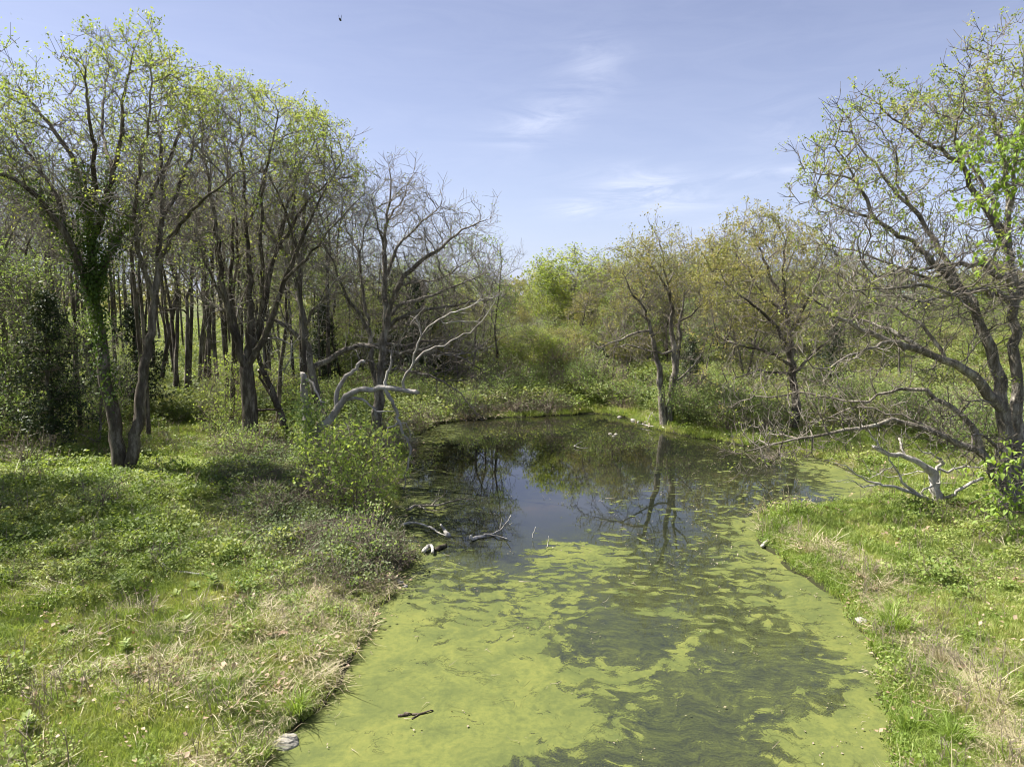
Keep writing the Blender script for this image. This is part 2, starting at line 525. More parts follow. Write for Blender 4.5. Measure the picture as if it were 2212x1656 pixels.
def build_tree(name, base, P, par, fixed, label, cat='tree', group=None, rtip=.010, twigs=1, twiglen=.45, leafper=3, leafsize=.09,
               leafspread=.08, leafprob=.8, leafm=None, bark=None, twigm=None, seed=0, thick=.045, sides=9, topbias=None, up=.5, rtw=.006,
               vine=None, shellp=None, thr=.03, leafname='crown', ex=2.3, droop=0.0):
    R = pipe_radii(P, par, rtip, fixed, ex)
    P, par, R, tips = add_twigs(P, par, R, twigs, twiglen, thr, seed + 1, up, rtw)
    par = np.asarray(par)
    base = np.asarray(base, float)
    root = empty(name, base, label, cat, group)
    if len(tips) == 0:
        isp = np.zeros(len(P), bool); isp[par[par >= 0]] = True
        tips = np.where(~isp)[0]
    V, F = tubes(P, par, R, thick, 9, sides, .05, seed)
    if len(F):
        o = obj('trunk', mesh_from('trunk', V - base, [F], bark or BARK, True), root); TRI[0] += len(F) * 2
    V1, F1 = tubes(P, par, R, .016, thick, 5, .0, seed)
    V2, F2 = tubes(P, par, R, 0, .016, 3)
    V = np.concatenate([V1, V2]); F = np.concatenate([F1, F2 + len(V1)]) if len(F2) else F1
    if len(F):
        o = obj('branches', mesh_from('branches', V - base, [F], twigm or TWIG, True), root); o['kind'] = 'stuff'; TRI[0] += len(F) * 2
    if leafper:
        r = np.random.default_rng(seed + 5)
        pr = np.full(len(tips), leafprob)
        C = P[tips]
        if topbias:
            z0, z1, lo = topbias
            pr = pr * (lo + (1 - lo) * sstep(z0, z1, C[:, 2]))
        # clumpy: some boughs leaf out before others
        cn = fnoise(C[:, 0] + C[:, 1] * .6, C[:, 2] - C[:, 1] * .4, 2.2, seed + 3)
        pr = pr * np.clip(.75 + .95 * cn, .06, 1.6)
        pr = pr * shellp(C) if shellp is not None else pr
        C = C[r.random(len(C)) < pr]
        V, F = leaves(C, leafper, leafsize, leafspread, seed + 2, droop)
        o = obj(leafname, mesh_from(leafname, V - base, [F], leafm or LEAF_OAK), root); o['kind'] = 'stuff'; TRI[0] += len(F)
    if vine is not None:
        C, sz, per = vine
        V, F = leaves(C, per, sz, .10, seed + 9, .6)
        o = obj('climbing_vine', mesh_from('climbing_vine', V - base, [F], LEAF_VINE), root); o['kind'] = 'stuff'; TRI[0] += len(F)
    return root, P, par, R

def resample(pts, step):
    pts = np.asarray(pts, float)
    out = [pts[0]]
    for a, b in zip(pts[:-1], pts[1:]):
        k = max(1, int(round(np.linalg.norm(b - a) / step)))
        for j in range(1, k + 1): out.append(a + (b - a) * j / k)
    return np.array(out)
def smooth_line(pts, it=1):
    pts = np.asarray(pts, float)
    for _ in range(it):
        q = [pts[0]]
        for a, b in zip(pts[:-1], pts[1:]): q += [a * .75 + b * .25, a * .25 + b * .75]
        q.append(pts[-1]); pts = np.array(q)
    return pts

def skeleton(limbs, d0, step=.4, jit=.05, seed=0):
    """limbs: (points in px, start depth offset, end depth offset, r0, r1); each starts at the nearest point of the limbs before it"""
    r = np.random.default_rng(seed)
    P = []; par = []; fx = []; px = []
    for li, (pts, o0, o1, r0, r1) in enumerate(limbs):
        m = len(pts)
        pp = np.asarray(pts, float)
        par0 = -1
        if li > 0:
            A = np.asarray(px); k = np.argmin(((A - pp[0])**2).sum(1)); par0 = int(k)
            o0 = P[par0][1] - d0
        cum = np.concatenate([[0], np.cumsum(np.linalg.norm(np.diff(pp, axis=0), axis=1))]); cum /= cum[-1]
        w = np.array([at(x, y, d0 + o0 + (o1 - o0) * t) for (x, y), t in zip(pp, cum)])
        if li > 0: w[0] = P[par0]
        w = resample(smooth_line(w, 1), step)
        nj = r.normal(0, jit, w.shape); nj[0] = 0
        if li == 0: nj[:2] = 0
        w = w + nj
        rr = r0 + (r1 - r0) * np.linspace(0, 1, len(w)) ** .85
        s = 0 if li == 0 else 1
        for j in range(s, len(w)):
            par.append(par0 if j == s else len(P) - 1)
            P.append(w[j]); fx.append(rr[j]); px.append(topx(w[j]))
    return np.array(P), np.array(par), np.array(fx)

def poly_attr(poly, n, d0, dd, seed=0, shift=0.0, edge=.35, gap=1.9, gapt=-.02):
    """points filling the crown whose outline is poly (px); thickness in depth dd (m), thinning towards the outline"""
    r = np.random.default_rng(seed)
    poly = np.asarray(poly, float); pc_ = poly.mean(0); poly = pc_ + (poly - pc_) * np.array([.95, .91])
    lo, hi = poly.min(0), poly.max(0)
    out = []
    while sum(len(o) for o in out) < n:
        q = r.uniform(lo, hi, (n * 2, 2))
        q = q[inside_poly(q, poly)]
        out.append(q)
    q = np.concatenate(out)[:n]
    # distance to outline for rounding
    best = np.full(n, 1e9)
    for i in range(len(poly)):
        a, b = poly[i], poly[(i+1) % len(poly)]; ab = b - a
        t = np.clip(((q - a) @ ab) / (ab @ ab), 0, 1)
        best = np.minimum(best, np.linalg.norm(q - (a + t[:, None] * ab), axis=1))
    k = np.clip(best / (.5 * min(hi - lo)), 0, 1)
    th = dd * (edge + (1 - edge) * np.sqrt(k))
    dep = d0 + shift + r.uniform(-1, 1, n) * th
    W_ = np.array([at(x, y, D) for (x, y), D in zip(q, dep)])
    # boughs and gaps: thin the crown where a slow noise is low
    f_ = fnoise(W_[:, 0] + .4 * W_[:, 1], W_[:, 2] - .5 * W_[:, 1], gap, seed + 50, 2)
    return W_[f_ > gapt]
def halo(P, fx, n, rad, seed=0, rthr=.12):
    r = np.random.default_rng(seed)
    k = np.where(fx < rthr)[0]
    if len(k) == 0: return np.zeros((0, 3))
    c = P[r.choice(k, n)]
    v = r.normal(0, 1, (n, 3)); v /= np.linalg.norm(v, axis=1, keepdims=True)
    return c + v * rad * r.uniform(.25, 1, (n, 1)) ** .6
# ------------------------------------------------------------------ ground
def axis(fine_lo, fine_hi, step, lo, hi, grow=1.12):
    a = list(np.arange(fine_lo, fine_hi, step))
    s, v = step, fine_hi
    while v < hi: a.append(v); s *= grow; v += s
    a.append(hi)
    s, v, b = step, fine_lo - step, []
    while v > lo: b.append(v); s *= grow; v -= s
    b.append(lo)
    return np.array(sorted(b) + a)
gx = axis(-22, 30, .34, -900, 900); gy = axis(5, 46, .34, -60, 1400)
GX, GY = np.meshgrid(gx, gy)
GZ = ground_z(GX, GY)
nx, ny = len(gx), len(gy)
ii = (np.arange(ny-1)[:, None] * nx + np.arange(nx-1)[None]).ravel()
Fg = np.stack([ii, ii+1, ii+1+nx, ii+nx], -1)

mg, n, l = newmat('meadow_soil')
out = n.new('ShaderNodeOutputMaterial'); geo = n.new('ShaderNodeNewGeometry')
def nz_(scale, det=4, rough=.55, dist=0, vec=None, nn=None, ll=None):
    t = (nn or n).new('ShaderNodeTexNoise'); t.inputs['Scale'].default_value = scale; t.inputs['Detail'].default_value = det
    t.inputs['Roughness'].default_value = rough; t.inputs['Distortion'].default_value = dist
    (ll or l).new(vec if vec is not None else geo.outputs['Position'], t.inputs['Vector'])
    return t.outputs[0]
big = nz_(.28, 4); mid = nz_(2.2, 6, .65); fin = nz_(22, 5, .7, .6)
m1 = ramp(n, [(.3, (.045, .036, .024)), (.5, (.11, .09, .055)), (.62, (.2, .165, .105)), (.75, (.3, .26, .18))])
l.new(M('ADD', M('MULTIPLY', fin, .6, nodes=n, links=l), M('MULTIPLY', mid, .4, nodes=n, links=l), nodes=n, links=l), m1.inputs[0])
m2 = ramp(n, [(.3, (.035, .065, .014)), (.5, (.085, .135, .028)), (.7, (.15, .2, .05))])
l.new(fin, m2.inputs[0])
mx = n.new('ShaderNodeMix'); mx.data_type = 'RGBA'
l.new(M('MULTIPLY', M('SUBTRACT', M('ADD', M('MULTIPLY', big, .6, nodes=n, links=l), M('MULTIPLY', mid, .45, nodes=n, links=l), nodes=n, links=l), .43), 5.5, clamp=True, nodes=n, links=l) if False else
      M('MULTIPLY', M('SUBTRACT', M('ADD', M('MULTIPLY', big, .6, nodes=n, links=l), M('MULTIPLY', mid, .45, nodes=n, links=l), nodes=n, links=l), .43, nodes=n, links=l), 5.5, clamp=True, nodes=n, links=l), mx.inputs[0])
l.new(m1.outputs[0], mx.inputs[6]); l.new(m2.outputs[0], mx.inputs[7])
# wet mud right at the waterline (by height above the water)
sp = n.new('ShaderNodeSeparateXYZ'); l.new(geo.outputs['Position'], sp.inputs[0])
wet = n.new('ShaderNodeMix'); wet.data_type = 'RGBA'
l.new(M('SUBTRACT', 1.0, M('MULTIPLY', M('SUBTRACT', sp.outputs[2], .02, nodes=n, links=l), 8.0, clamp=True, nodes=n, links=l), nodes=n, links=l), wet.inputs[0])
l.new(mx.outputs[2], wet.inputs[6]); wet.inputs[7].default_value = (.035, .036, .016, 1)
d = n.new('ShaderNodeBsdfPrincipled'); d.inputs['Roughness'].default_value = .95; d.inputs['Specular IOR Level'].default_value = .15
l.new(wet.outputs[2], d.inputs['Base Color'])
bp = n.new('ShaderNodeBump'); bp.inputs['Strength'].default_value = .8; bp.inputs['Distance'].default_value = .06
l.new(fin, bp.inputs['Height']); l.new(bp.outputs[0], d.inputs['Normal']); l.new(d.outputs[0], out.inputs[0])
gm = mesh_from('ground', np.stack([GX, GY, GZ], -1).reshape(-1, 3), [Fg], mg, True)
ground = obj('ground', gm); props(ground, 'grassy and muddy ground of the pond banks, clearing and woods', kind='structure')
TRI[0] += len(Fg) * 2

# ------------------------------------------------------------------ water
mw, n, l = newmat('pond_water')
out = n.new('ShaderNodeOutputMaterial'); geo = n.new('ShaderNodeNewGeometry')
d = n.new('ShaderNodeBsdfPrincipled'); d.inputs['Roughness'].default_value = .005; d.inputs['IOR'].default_value = 2.1
wc = ramp(n, [(.35, (.007, .009, .007)), (.6, (.016, .016, .010)), (.75, (.032, .024, .012))])
l.new(nz_(.35, 4), wc.inputs[0]); l.new(wc.outputs[0], d.inputs['Base Color'])
mpw = n.new('ShaderNodeMapping'); mpw.inputs['Scale'].default_value = (1.0, 1.8, 1); l.new(geo.outputs['Position'], mpw.inputs[0])
bp = n.new('ShaderNodeBump'); bp.inputs['Strength'].default_value = .012; bp.inputs['Distance'].default_value = .02
l.new(M('ADD', nz_(5, 3, vec=mpw.outputs[0]), M('MULTIPLY', nz_(1.3, 2, vec=mpw.outputs[0]), 1.4, nodes=n, links=l), nodes=n, links=l), bp.inputs['Height'])
l.new(bp.outputs[0], d.inputs['Normal']); l.new(d.outputs[0], out.inputs[0])
c = SHORE_F.mean(0)
lo, hi = SHORE_F.min(0) - 1, SHORE_F.max(0) + 1
# the water sheet follows the outline, a little wider, so the bank rises out of it
SW = SHORE_F.copy()
nrm = np.roll(SHORE_F, -1, 0) - np.roll(SHORE_F, 1, 0); nrm = np.stack([nrm[:, 1], -nrm[:, 0]], -1)
nrm /= np.maximum(np.linalg.norm(nrm, axis=1, keepdims=True), 1e-6)
if shore_dist(SHORE_F + nrm * .05).mean() < 0: nrm = -nrm
import bmesh
bm = bmesh.new()
vs = [bm.verts.new((x, y, 0)) for x, y in (SHORE_F + nrm * .06)]
f = bm.faces.new(vs)
bmesh.ops.triangulate(bm, faces=[f])
for f in bm.faces:
    if f.normal.z < 0: f.normal_flip()
me = bpy.data.meshes.new('water'); bm.to_mesh(me); bm.free(); me.materials.append(mw)
water = obj('water', me); props(water, 'still dark pond water mirroring the trees and sky', kind='structure')

# ------------------------------------------------------------------ floating algae: cover of the surface, laid out over the pond
step = .16
ax_ = np.arange(lo[0], hi[0], step); ay_ = np.arange(lo[1], hi[1], step)
AX, AY = np.meshgrid(ax_, ay_)
PW = np.stack([AX.ravel(), AY.ravel()], -1)
SD = shore_dist(PW)
PX = topx(np.column_stack([PW, np.zeros(len(PW))]))
# control points: px, py, thick mat (0..1), thin film (0..1), radius
ctl = [ (620,1640,1,1),(700,1600,1,1),(800,1620,1,1),(900,1640,.97,1),(760,1520,1,1),(850,1540,1,1),(850,1450,1,1),(900,1400,.97,1),(870,1330,.95,1),
 (950,1500,.9,1),(1000,1450,.72,1),(960,1350,.62,1),(900,1260,.7,1),(960,1260,.5,.9),(1010,1290,.52,1),(1060,1380,.95,1),(1100,1450,.97,1),(1080,1540,1,1),
 (1000,1580,1,1),(1050,1650,.97,1),(1150,1560,.98,1),(1250,1540,.95,1),(1350,1580,.92,1),(1200,1620,.9,1),(1160,1360,.82,1),(1200,1340,.80,1),(1170,1300,.60,1),
 (1100,1310,.52,.9),(1200,1480,.92,1),(1280,1455,.88,1),(1380,1470,.95,1),(1450,1420,.9,1),(1500,1370,.75,1),(1110,1250,.55,.7),(1200,1240,.58,.7),(1280,1270,.42,.8),(1350,1290,.42,.8),
 (1180,1195,.5,.6),(1265,1185,.66,.8),(1150,1150,0,0),(1235,1140,.02,0),(1060,1185,.12,.1),(1320,1190,.6,.8),(1380,1210,.3,.4),(1050,1210,.42,.7),(990,1210,.45,.8),(940,1215,.5,.9),
 (1320,1395,.08,.8),(1380,1400,.08,.8),(1270,1370,.12,.8),(1420,1370,.2,.8),(1300,1430,.2,.8),
 (1420,1290,.42,.7),(1500,1310,.5,.8),(1560,1330,.42,.9),(1480,1250,.38,.5),(1560,1230,.36,.4),(1600,1280,.45,1),(1650,1330,.4,1),(1540,1180,.28,.3),(1600,1190,.4,.6),
 (1500,1450,.15,.9),(1580,1440,.12,1),(1660,1430,.14,1),(1740,1440,.1,1),(1760,1380,.2,1),(1720,1320,.4,1),(1550,1500,.14,.95),(1650,1510,.1,1),(1730,1500,.12,.95),(1450,1520,.15,.9),
 (1500,1580,.15,.9),(1600,1580,.12,.85),(1450,1630,.1,.8),(1350,1640,.12,.8),(1250,1650,.15,.85),(1550,1640,.1,.8),(1420,1490,.55,1),(1350,1500,.5,1),(1290,1490,.45,1),
 (1660,1600,.5,1),(1720,1570,.6,1),(1800,1560,.8,1),(1850,1600,1,1),(1760,1630,.8,1),(1700,1640,.6,1),(1850,1500,.98,1),(1800,1480,.7,1),(1830,1440,.95,1),(1790,1400,.72,1),(1780,1350,.9,1),
 (1820,1380,.98,1),(1740,1300,.95,1),(1680,1260,.9,1),(1640,1210,.8,1),(1640,1170,.75,1),(1610,1230,.6,1),(1620,1140,.6,.9),
 (1000,1150,.25,.5),(930,1150,.45,1),(900,1120,.6,1),(890,1080,.62,1),(930,1090,.5,1),(990,1110,.28,.6),(880,1040,.45,.8),(900,1000,.3,.4),(910,960,.45,.6),
 (1060,1150,.18,.2),(1110,1180,.12,.1),(1100,1100,0,0),(1150,1050,0,0),(1050,1040,.04,0),(980,1040,.10,0),(960,990,.12,0),(1080,980,.02,0),(1200,950,0,0),(1100,930,0,0),(1300,930,.02,0),(1200,1110,.10,0),
 (1200,1000,.03,0),(1300,1010,.12,0),(1400,1000,.16,0),(1500,990,.16,0),(1400,1080,.26,.1),(1300,1090,.22,0),(1500,1080,.32,.1),(1300,1140,.26,.1),(1420,1140,.3,.2),(1520,1130,.36,.2),(1580,1080,.4,.2),(1560,1030,.3,.1),
 (1620,1060,.30,.1),(1680,1040,.28,.05),(1740,1060,.36,.1),(1700,1080,.40,.2),(1780,1080,.5,.5),(1720,1010,.26,.1),(1780,1010,.75,.9),(1820,1040,.85,1),(1860,1070,.9,1),(1650,1000,.2,.0),(1600,980,.25,.1),(1550,965,.2,0),(1640,1095,.5,.5),(1480,960,.1,0) ]
ctl = np.array(ctl, float)
CW = np.array([wpt(a, b) for a, b in ctl[:, :2]])
# interpolate on the water plane, with a width that grows with distance
num = np.zeros((len(PW), 2)); den = np.zeros(len(PW))
for i in range(len(ctl)):
    cx_, cy_ = CW[i]
    sy = .028 * cy_ ** 1.25 + .25; sx = .022 * cy_ + .35
    w_ = np.exp(-(((PW[:, 0]-cx_)/sx)**2 + ((PW[:, 1]-cy_)/sy)**2) * .5) + 1e-7 / (1 + ((PW[:, 0]-cx_)**2 + (PW[:, 1]-cy_)**2))
    num += w_[:, None] * ctl[i, 2:4]; den += w_
AB = num / den[:, None]
# sharper shapes: dark swirls and bright tongues
GA = AB[:, 0].reshape(len(ay_), len(ax_)).copy()
for poly_, val in (([(1230,1350),(1290,1335),(1330,1350),(1420,1345),(1445,1375),(1430,1420),(1390,1440),(1300,1437),(1215,1425),(1200,1410),(1270,1395),(1250,1375)], .17),
  ([(1190,1440),(1300,1452),(1400,1450),(1455,1415),(1490,1370),(1530,1380),(1480,1430),(1410,1480),(1330,1490),(1230,1470)], .92),
  ([(1540,1400),(1480,1440),(1420,1490),(1340,1500),(1290,1480),(1240,1485),(1290,1530),(1370,1550),(1440,1560),(1480,1580),(1500,1600),(1560,1580),(1680,1570),(1760,1530),(1790,1470),(1780,1400),(1740,1360),(1650,1370)], .27),
  ([(1110,1656),(1150,1635),(1260,1645),(1380,1620),(1470,1600),(1560,1590),(1640,1600),(1680,1640),(1660,1720),(1400,1740),(1100,1720)], .2),
  ([(1700,1570),(1780,1540),(1850,1500),(1890,1600),(1890,1740),(1720,1740),(1690,1640)], .8),
  ([(1140,1195),(1200,1172),(1290,1170),(1330,1195),(1300,1220),(1200,1225)], .72)):
    m_ = inside_poly(PW, np.array([wpt(*p) for p in poly_])).astype(float).reshape(GA.shape)
    for _ in range(7):
        m_ = (m_ + np.roll(m_, 1, 0) + np.roll(m_, -1, 0) + np.roll(m_, 1, 1) + np.roll(m_, -1, 1)) / 5
    GA = GA * (1 - m_) + val * m_
AB[:, 0] = GA.ravel()
edge = sstep(-1.0, -.1, SD) * sstep(40, 22, PW[:, 1])
AB[:, 0] = np.maximum(AB[:, 0], edge * .8 * sstep(27, 20, PW[:, 1]))
keepv = (SD < .30)
vid = np.full(len(PW), -1)
nxa, nya = len(ax_), len(ay_)
q = (np.arange(nya-1)[:, None] * nxa + np.arange(nxa-1)[None]).ravel()
Fq = np.stack([q, q+1, q+1+nxa, q+nxa], -1)
okf = keepv[Fq].all(1) & ((AB[Fq, 0].max(1) > .015) | (AB[Fq, 1].max(1) > .03))
Fq = Fq[okf]
used = np.unique(Fq); vid[used] = np.arange(len(used))
V = np.column_stack([PW[used], np.full(len(used), .004)])
me = mesh_from('floating_algae', V, [vid[Fq]], None, True)
TRI[0] += len(Fq) * 2
ca = me.color_attributes.new('cover', 'FLOAT_COLOR', 'POINT')
buf = np.zeros((len(me.vertices), 4), np.float32); buf[:, 3] = 1
buf[:, 0] = AB[used, 0][:len(buf)]; buf[:, 1] = AB[used, 1][:len(buf)]
ca.data.foreach_set('color', buf.ravel())

ma, n, l = newmat('algae_film')
def MM(op, a, b=None, c=None, clamp=False): return M(op, a, b, c, clamp, nodes=n, links=l)
out = n.new('ShaderNodeOutputMaterial'); geo = n.new('ShaderNodeNewGeometry')
at_ = n.new('ShaderNodeAttribute'); at_.attribute_name = 'cover'
sc_ = n.new('ShaderNodeSeparateColor'); l.new(at_.outputs['Color'], sc_.inputs[0])
A_, B_ = sc_.outputs[0], sc_.outputs[1]
# slow swirl that bends all finer patterns
wv = n.new('ShaderNodeTexNoise'); wv.inputs['Scale'].default_value = .42; wv.inputs['Detail'].default_value = 3; wv.inputs['Distortion'].default_value = 1.2
l.new(geo.outputs['Position'], wv.inputs['Vector'])
vs_ = n.new('ShaderNodeVectorMath'); vs_.operation = 'MULTIPLY_ADD'
l.new(wv.outputs['Color'], vs_.inputs[0]); vs_.inputs[1].default_value = (1.5, 1.1, 0); l.new(geo.outputs['Position'], vs_.inputs[2])
SW_ = vs_.outputs[0]
mpa = n.new('ShaderNodeMapping'); mpa.inputs['Scale'].default_value = (.75, 1.15, 1); l.new(SW_, mpa.inputs[0])
nA = nz_(2.1, 10, .68, 1.0, vec=mpa.outputs[0])
nP = n.new('ShaderNodeTexVoronoi'); nP.feature = 'F1'; nP.inputs['Scale'].default_value = 3.6; nP.inputs['Randomness'].default_value = 1
l.new(mpa.outputs[0], nP.inputs['Vector'])
pads = MM('SUBTRACT', .52, MM('MULTIPLY', nP.outputs['Distance'], .55))
mixn = MM('ADD', MM('MULTIPLY', nA, .72), MM('MULTIPLY', pads, .36))
fine = nz_(28, 3, .8)
thr = MM('SUBTRACT', .648, MM('MULTIPLY', A_, .40))
dlt = MM('SUBTRACT', MM('ADD', mixn, MM('MULTIPLY', MM('SUBTRACT', fine, .5), .22)), thr)
maskA = MM('MULTIPLY', MM('ADD', dlt, .03), 16, clamp=True)
softA = MM('MULTIPLY', MM('ADD', dlt, .06), 9, clamp=True)
# thin threads of open water through the thick mat, and olive patches where it thins
vn = nz_(1.7, 7, .66, 1.6, vec=SW_)
band = MM('SUBTRACT', 1.0, MM('MULTIPLY', MM('ABSOLUTE', MM('SUBTRACT', vn, .5)), 34), clamp=True)
where = MM('MULTIPLY', MM('SUBTRACT', nz_(.55, 4, .6), .52), 9, clamp=True)
where = MM('MULTIPLY', where, MM('MULTIPLY', MM('SUBTRACT', nz_(3.1, 3), .42), 8, clamp=True))
vein = MM('MULTIPLY', band, where, clamp=True)
net = n.new('ShaderNodeTexVoronoi'); net.feature = 'DISTANCE_TO_EDGE'; net.inputs['Scale'].default_value = 2.6
l.new(SW_, net.inputs['Vector'])
netl = MM('SUBTRACT', 1.0, MM('MULTIPLY', net.outputs['Distance'], MM('ADD', 8.0, MM('MULTIPLY', nz_(1.5, 4), 26.0))), clamp=True)
netl = MM('MULTIPLY', netl, MM('MULTIPLY', MM('SUBTRACT', nz_(.33, 4, .65), .55), 10, clamp=True))
maskA = MM('MULTIPLY', maskA, MM('SUBTRACT', 1.0, MM('MULTIPLY', netl, MM('SUBTRACT', .9, MM('MULTIPLY', A_, .55))), clamp=True))
maskA = MM('MULTIPLY', MM('MULTIPLY', maskA, MM('SUBTRACT', 1.0, MM('MULTIPLY', vein, .6))), .94)
thin = MM('MULTIPLY', MM('MULTIPLY', MM('SUBTRACT', nz_(.8, 9, .72, 1.2, vec=SW_), .46), 6, clamp=True), MM('SUBTRACT', 1.55, A_), clamp=True)
# thin film: marbled, streaky, grainy
st = n.new('ShaderNodeMapping'); st.inputs['Scale'].default_value = (.8, 1.7, 1); st.inputs['Rotation'].default_value = (0, 0, .12); l.new(SW_, st.inputs[0])
sn = nz_(.55, 5, .58, 1.4, vec=st.outputs[0])
marble = MM('MULTIPLY_ADD', MM('SINE', MM('MULTIPLY', sn, 85)), .5, .5)
streak = MM('ADD', MM('MULTIPLY', nz_(2.6, 8, .7, .5, vec=st.outputs[0]), .62), MM('MULTIPLY', marble, .08))
grain = nz_(34, 2, .9)
speck = MM('MULTIPLY', MM('MULTIPLY', MM('SUBTRACT', nz_(46, 1, .5), .57), 14, clamp=True), MM('MULTIPLY', MM('SUBTRACT', nz_(1.2, 4, .7, 1.0, vec=SW_), .40), 4.5, clamp=True))
fB = MM('MULTIPLY', B_, MM('MULTIPLY', MM('SUBTRACT', MM('ADD', streak, MM('MULTIPLY', MM('SUBTRACT', grain, .5), .9)), .08), 2.0, clamp=True))
fB = MM('MULTIPLY', fB, .86)
fB = MM('MAXIMUM', fB, MM('MULTIPLY', MM('MULTIPLY', speck, B_), .7))
alpha = MM('MAXIMUM', maskA, fB, clamp=True)
cThick = ramp(n, [(.3, (.062, .076, .026)), (.42, (.094, .113, .034)), (.52, (.132, .150, .040)), (.64, (.168, .177, .046)), (.78, (.115, .140, .040))])
l.new(MM('ADD', MM('MULTIPLY', nz_(.9, 6, .7, .8, vec=SW_), .6), MM('MULTIPLY', nz_(9, 4, .7), .4)), cThick.inputs[0])
cThin = ramp(n, [(.22, (.036, .045, .026)), (.38, (.068, .082, .032)), (.5, (.098, .116, .036)), (.62, (.13, .145, .04)), (.8, (.12, .112, .042))])
l.new(MM('ADD', MM('MULTIPLY', streak, .6), MM('MULTIPLY', nz_(1.1, 4), .4)), cThin.inputs[0])
mid_ = n.new('ShaderNodeMix'); mid_.data_type = 'RGBA'
l.new(MM('MULTIPLY', softA, MM('ADD', .35, MM('MULTIPLY', A_, .5))), mid_.inputs[0]); l.new(cThin.outputs[0], mid_.inputs[6]); mid_.inputs[7].default_value = (.11, .13, .04, 1)
sp2 = n.new('ShaderNodeMix'); sp2.data_type = 'RGBA'; l.new(MM('MULTIPLY', speck, .55), sp2.inputs[0]); l.new(mid_.outputs[2], sp2.inputs[6]); sp2.inputs[7].default_value = (.125, .15, .045, 1)
mid_ = sp2
th2 = n.new('ShaderNodeMix'); th2.data_type = 'RGBA'; l.new(MM('MULTIPLY', thin, .92), th2.inputs[0]); l.new(cThick.outputs[0], th2.inputs[6]); th2.inputs[7].default_value = (.072, .092, .03, 1)
cc = n.new('ShaderNodeMix'); cc.data_type = 'RGBA'
l.new(maskA, cc.inputs[0]); l.new(mid_.outputs[2], cc.inputs[6]); l.new(th2.outputs[2], cc.inputs[7])
d = n.new('ShaderNodeBsdfPrincipled'); d.inputs['Roughness'].default_value = .9; d.inputs['Specular IOR Level'].default_value = .18
l.new(cc.outputs[2], d.inputs['Base Color'])
bp = n.new('ShaderNodeBump'); bp.inputs['Strength'].default_value = .35; bp.inputs['Distance'].default_value = .01
l.new(MM('ADD', grain, MM('MULTIPLY', nA, 2.0)), bp.inputs['Height']); l.new(bp.outputs[0], d.inputs['Normal'])
tr = n.new('ShaderNodeBsdfTransparent')
ms = n.new('ShaderNodeMixShader'); l.new(alpha, ms.inputs[0]); l.new(tr.outputs[0], ms.inputs[1]); l.new(d.outputs[0], ms.inputs[2])
l.new(ms.outputs[0], out.inputs[0])
me.materials.append(ma)
algae = obj('floating_algae', me); props(algae, 'yellow-green algae mats and film floating on the near half of the pond', 'algae', kind='stuff')
# ------------------------------------------------------------------ the large trees, each from its own traced limbs
def hero(name, base_px, limbs, poly, natt, dd, label, d=None, seed=0, step=.32, halo_n=600, halo_r=1.3, infl=1.8, kill=.33, maxn=9000, fxs=.86,
         iters=150, jit=.11, outw=.46, shift=0.0, skj=.035, extra=None, group_up=.12, **kw):
    if d is None:
        b = on(*base_px); d = b[1]
    P, par, fx = skeleton(limbs, d, .4, skj, seed)
    fx = fx * fxs
    P[0][2] = min(P[0][2], gz1(P[0][0], P[0][1])) - .15
    halo_n = int(halo_n * 2.4); natt = int(natt * 2.1)
    att = [halo(P, fx, halo_n, halo_r, seed + 4)]
    if poly is not None: att.append(poly_attr(poly, natt, d, dd, seed + 3, shift))
    if extra is not None: att.append(extra)
    att = np.concatenate(att)
    att = att[att[:, 2] > 1.0]
    n0 = len(P)
    cen = np.array([P[0][0] * .5 + att[:, 0].mean() * .5, att[:, 1].mean(), np.percentile(att[:, 2], 18) - 1.5])
    P2, par2 = colonize(P, par, att, step, infl, kill, iters, jit, group_up, maxn, seed, cen, outw)
    rad = np.linalg.norm(att - cen, axis=1); r90 = np.percentile(rad, 92)
    kw.setdefault('shellp', lambda C: .18 + .95 * sstep(.55, 1.0, np.linalg.norm(C - cen, axis=1) / r90))
    fixed = np.zeros(len(P2)); fixed[:n0] = fx
    root, P3, par3, R3 = build_tree(name, P[0] + np.array([0, 0, .15]), P2, par2, fixed, label, seed=seed, **kw)
    return root, P, fx

# ---- twin-stemmed tree wrapped in vine, left of the clearing
limbs = [
 ([(262,1022),(248,920),(236,850),(218,745),(206,650),(200,560),(193,480)], 0, 0.5, .30, .17),
 ([(270,1018),(282,1005),(296,920),(309,820),(322,740),(334,650),(342,570),(350,470),(352,380),(345,290)], 0, 1.5, .28, .06),
 ([(204,640),(170,560),(140,500),(95,440),(45,395),(-10,372),(-70,330)], 0, -2, .19, .05),
 ([(205,650),(235,545),(268,490),(310,445),(350,370),(390,290),(410,220)], 0, 2.5, .18, .04),
 ([(193,480),(185,430),(165,360),(130,300),(90,250),(40,190)], 0, 1.5, .15, .04),
 ([(198,540),(222,450),(246,370),(262,290),(268,200),(285,115)], 0, -1.5, .16, .03),
 ([(193,480),(205,400),(205,320),(190,230),(180,150)], 0, -2.5, .13, .03),
 ([(342,570),(380,500),(430,440),(480,400),(520,370)], 0, -1.5, .12, .03),
 ([(336,650),(300,560),(290,470),(300,380),(320,260),(330,150)], 0, -2.5, .11, .03),
 ([(350,470),(390,400),(420,320),(435,230)], 0, 3, .10, .03),
 ([(246,370),(220,300),(225,200),(235,120)], 0, 3, .08, .03),
 ([(140,500),(120,410),(60,330),(10,260),(-40,200)], 0, 3, .10, .03),
]
poly = [(-140,190),(-40,150),(60,140),(140,160),(190,140),(260,118),(345,130),(400,165),(450,180),(470,300),(430,450),(360,560),(250,560),(120,560),(0,520),(-140,420)]
_v = []
hb = on(268, 1022)
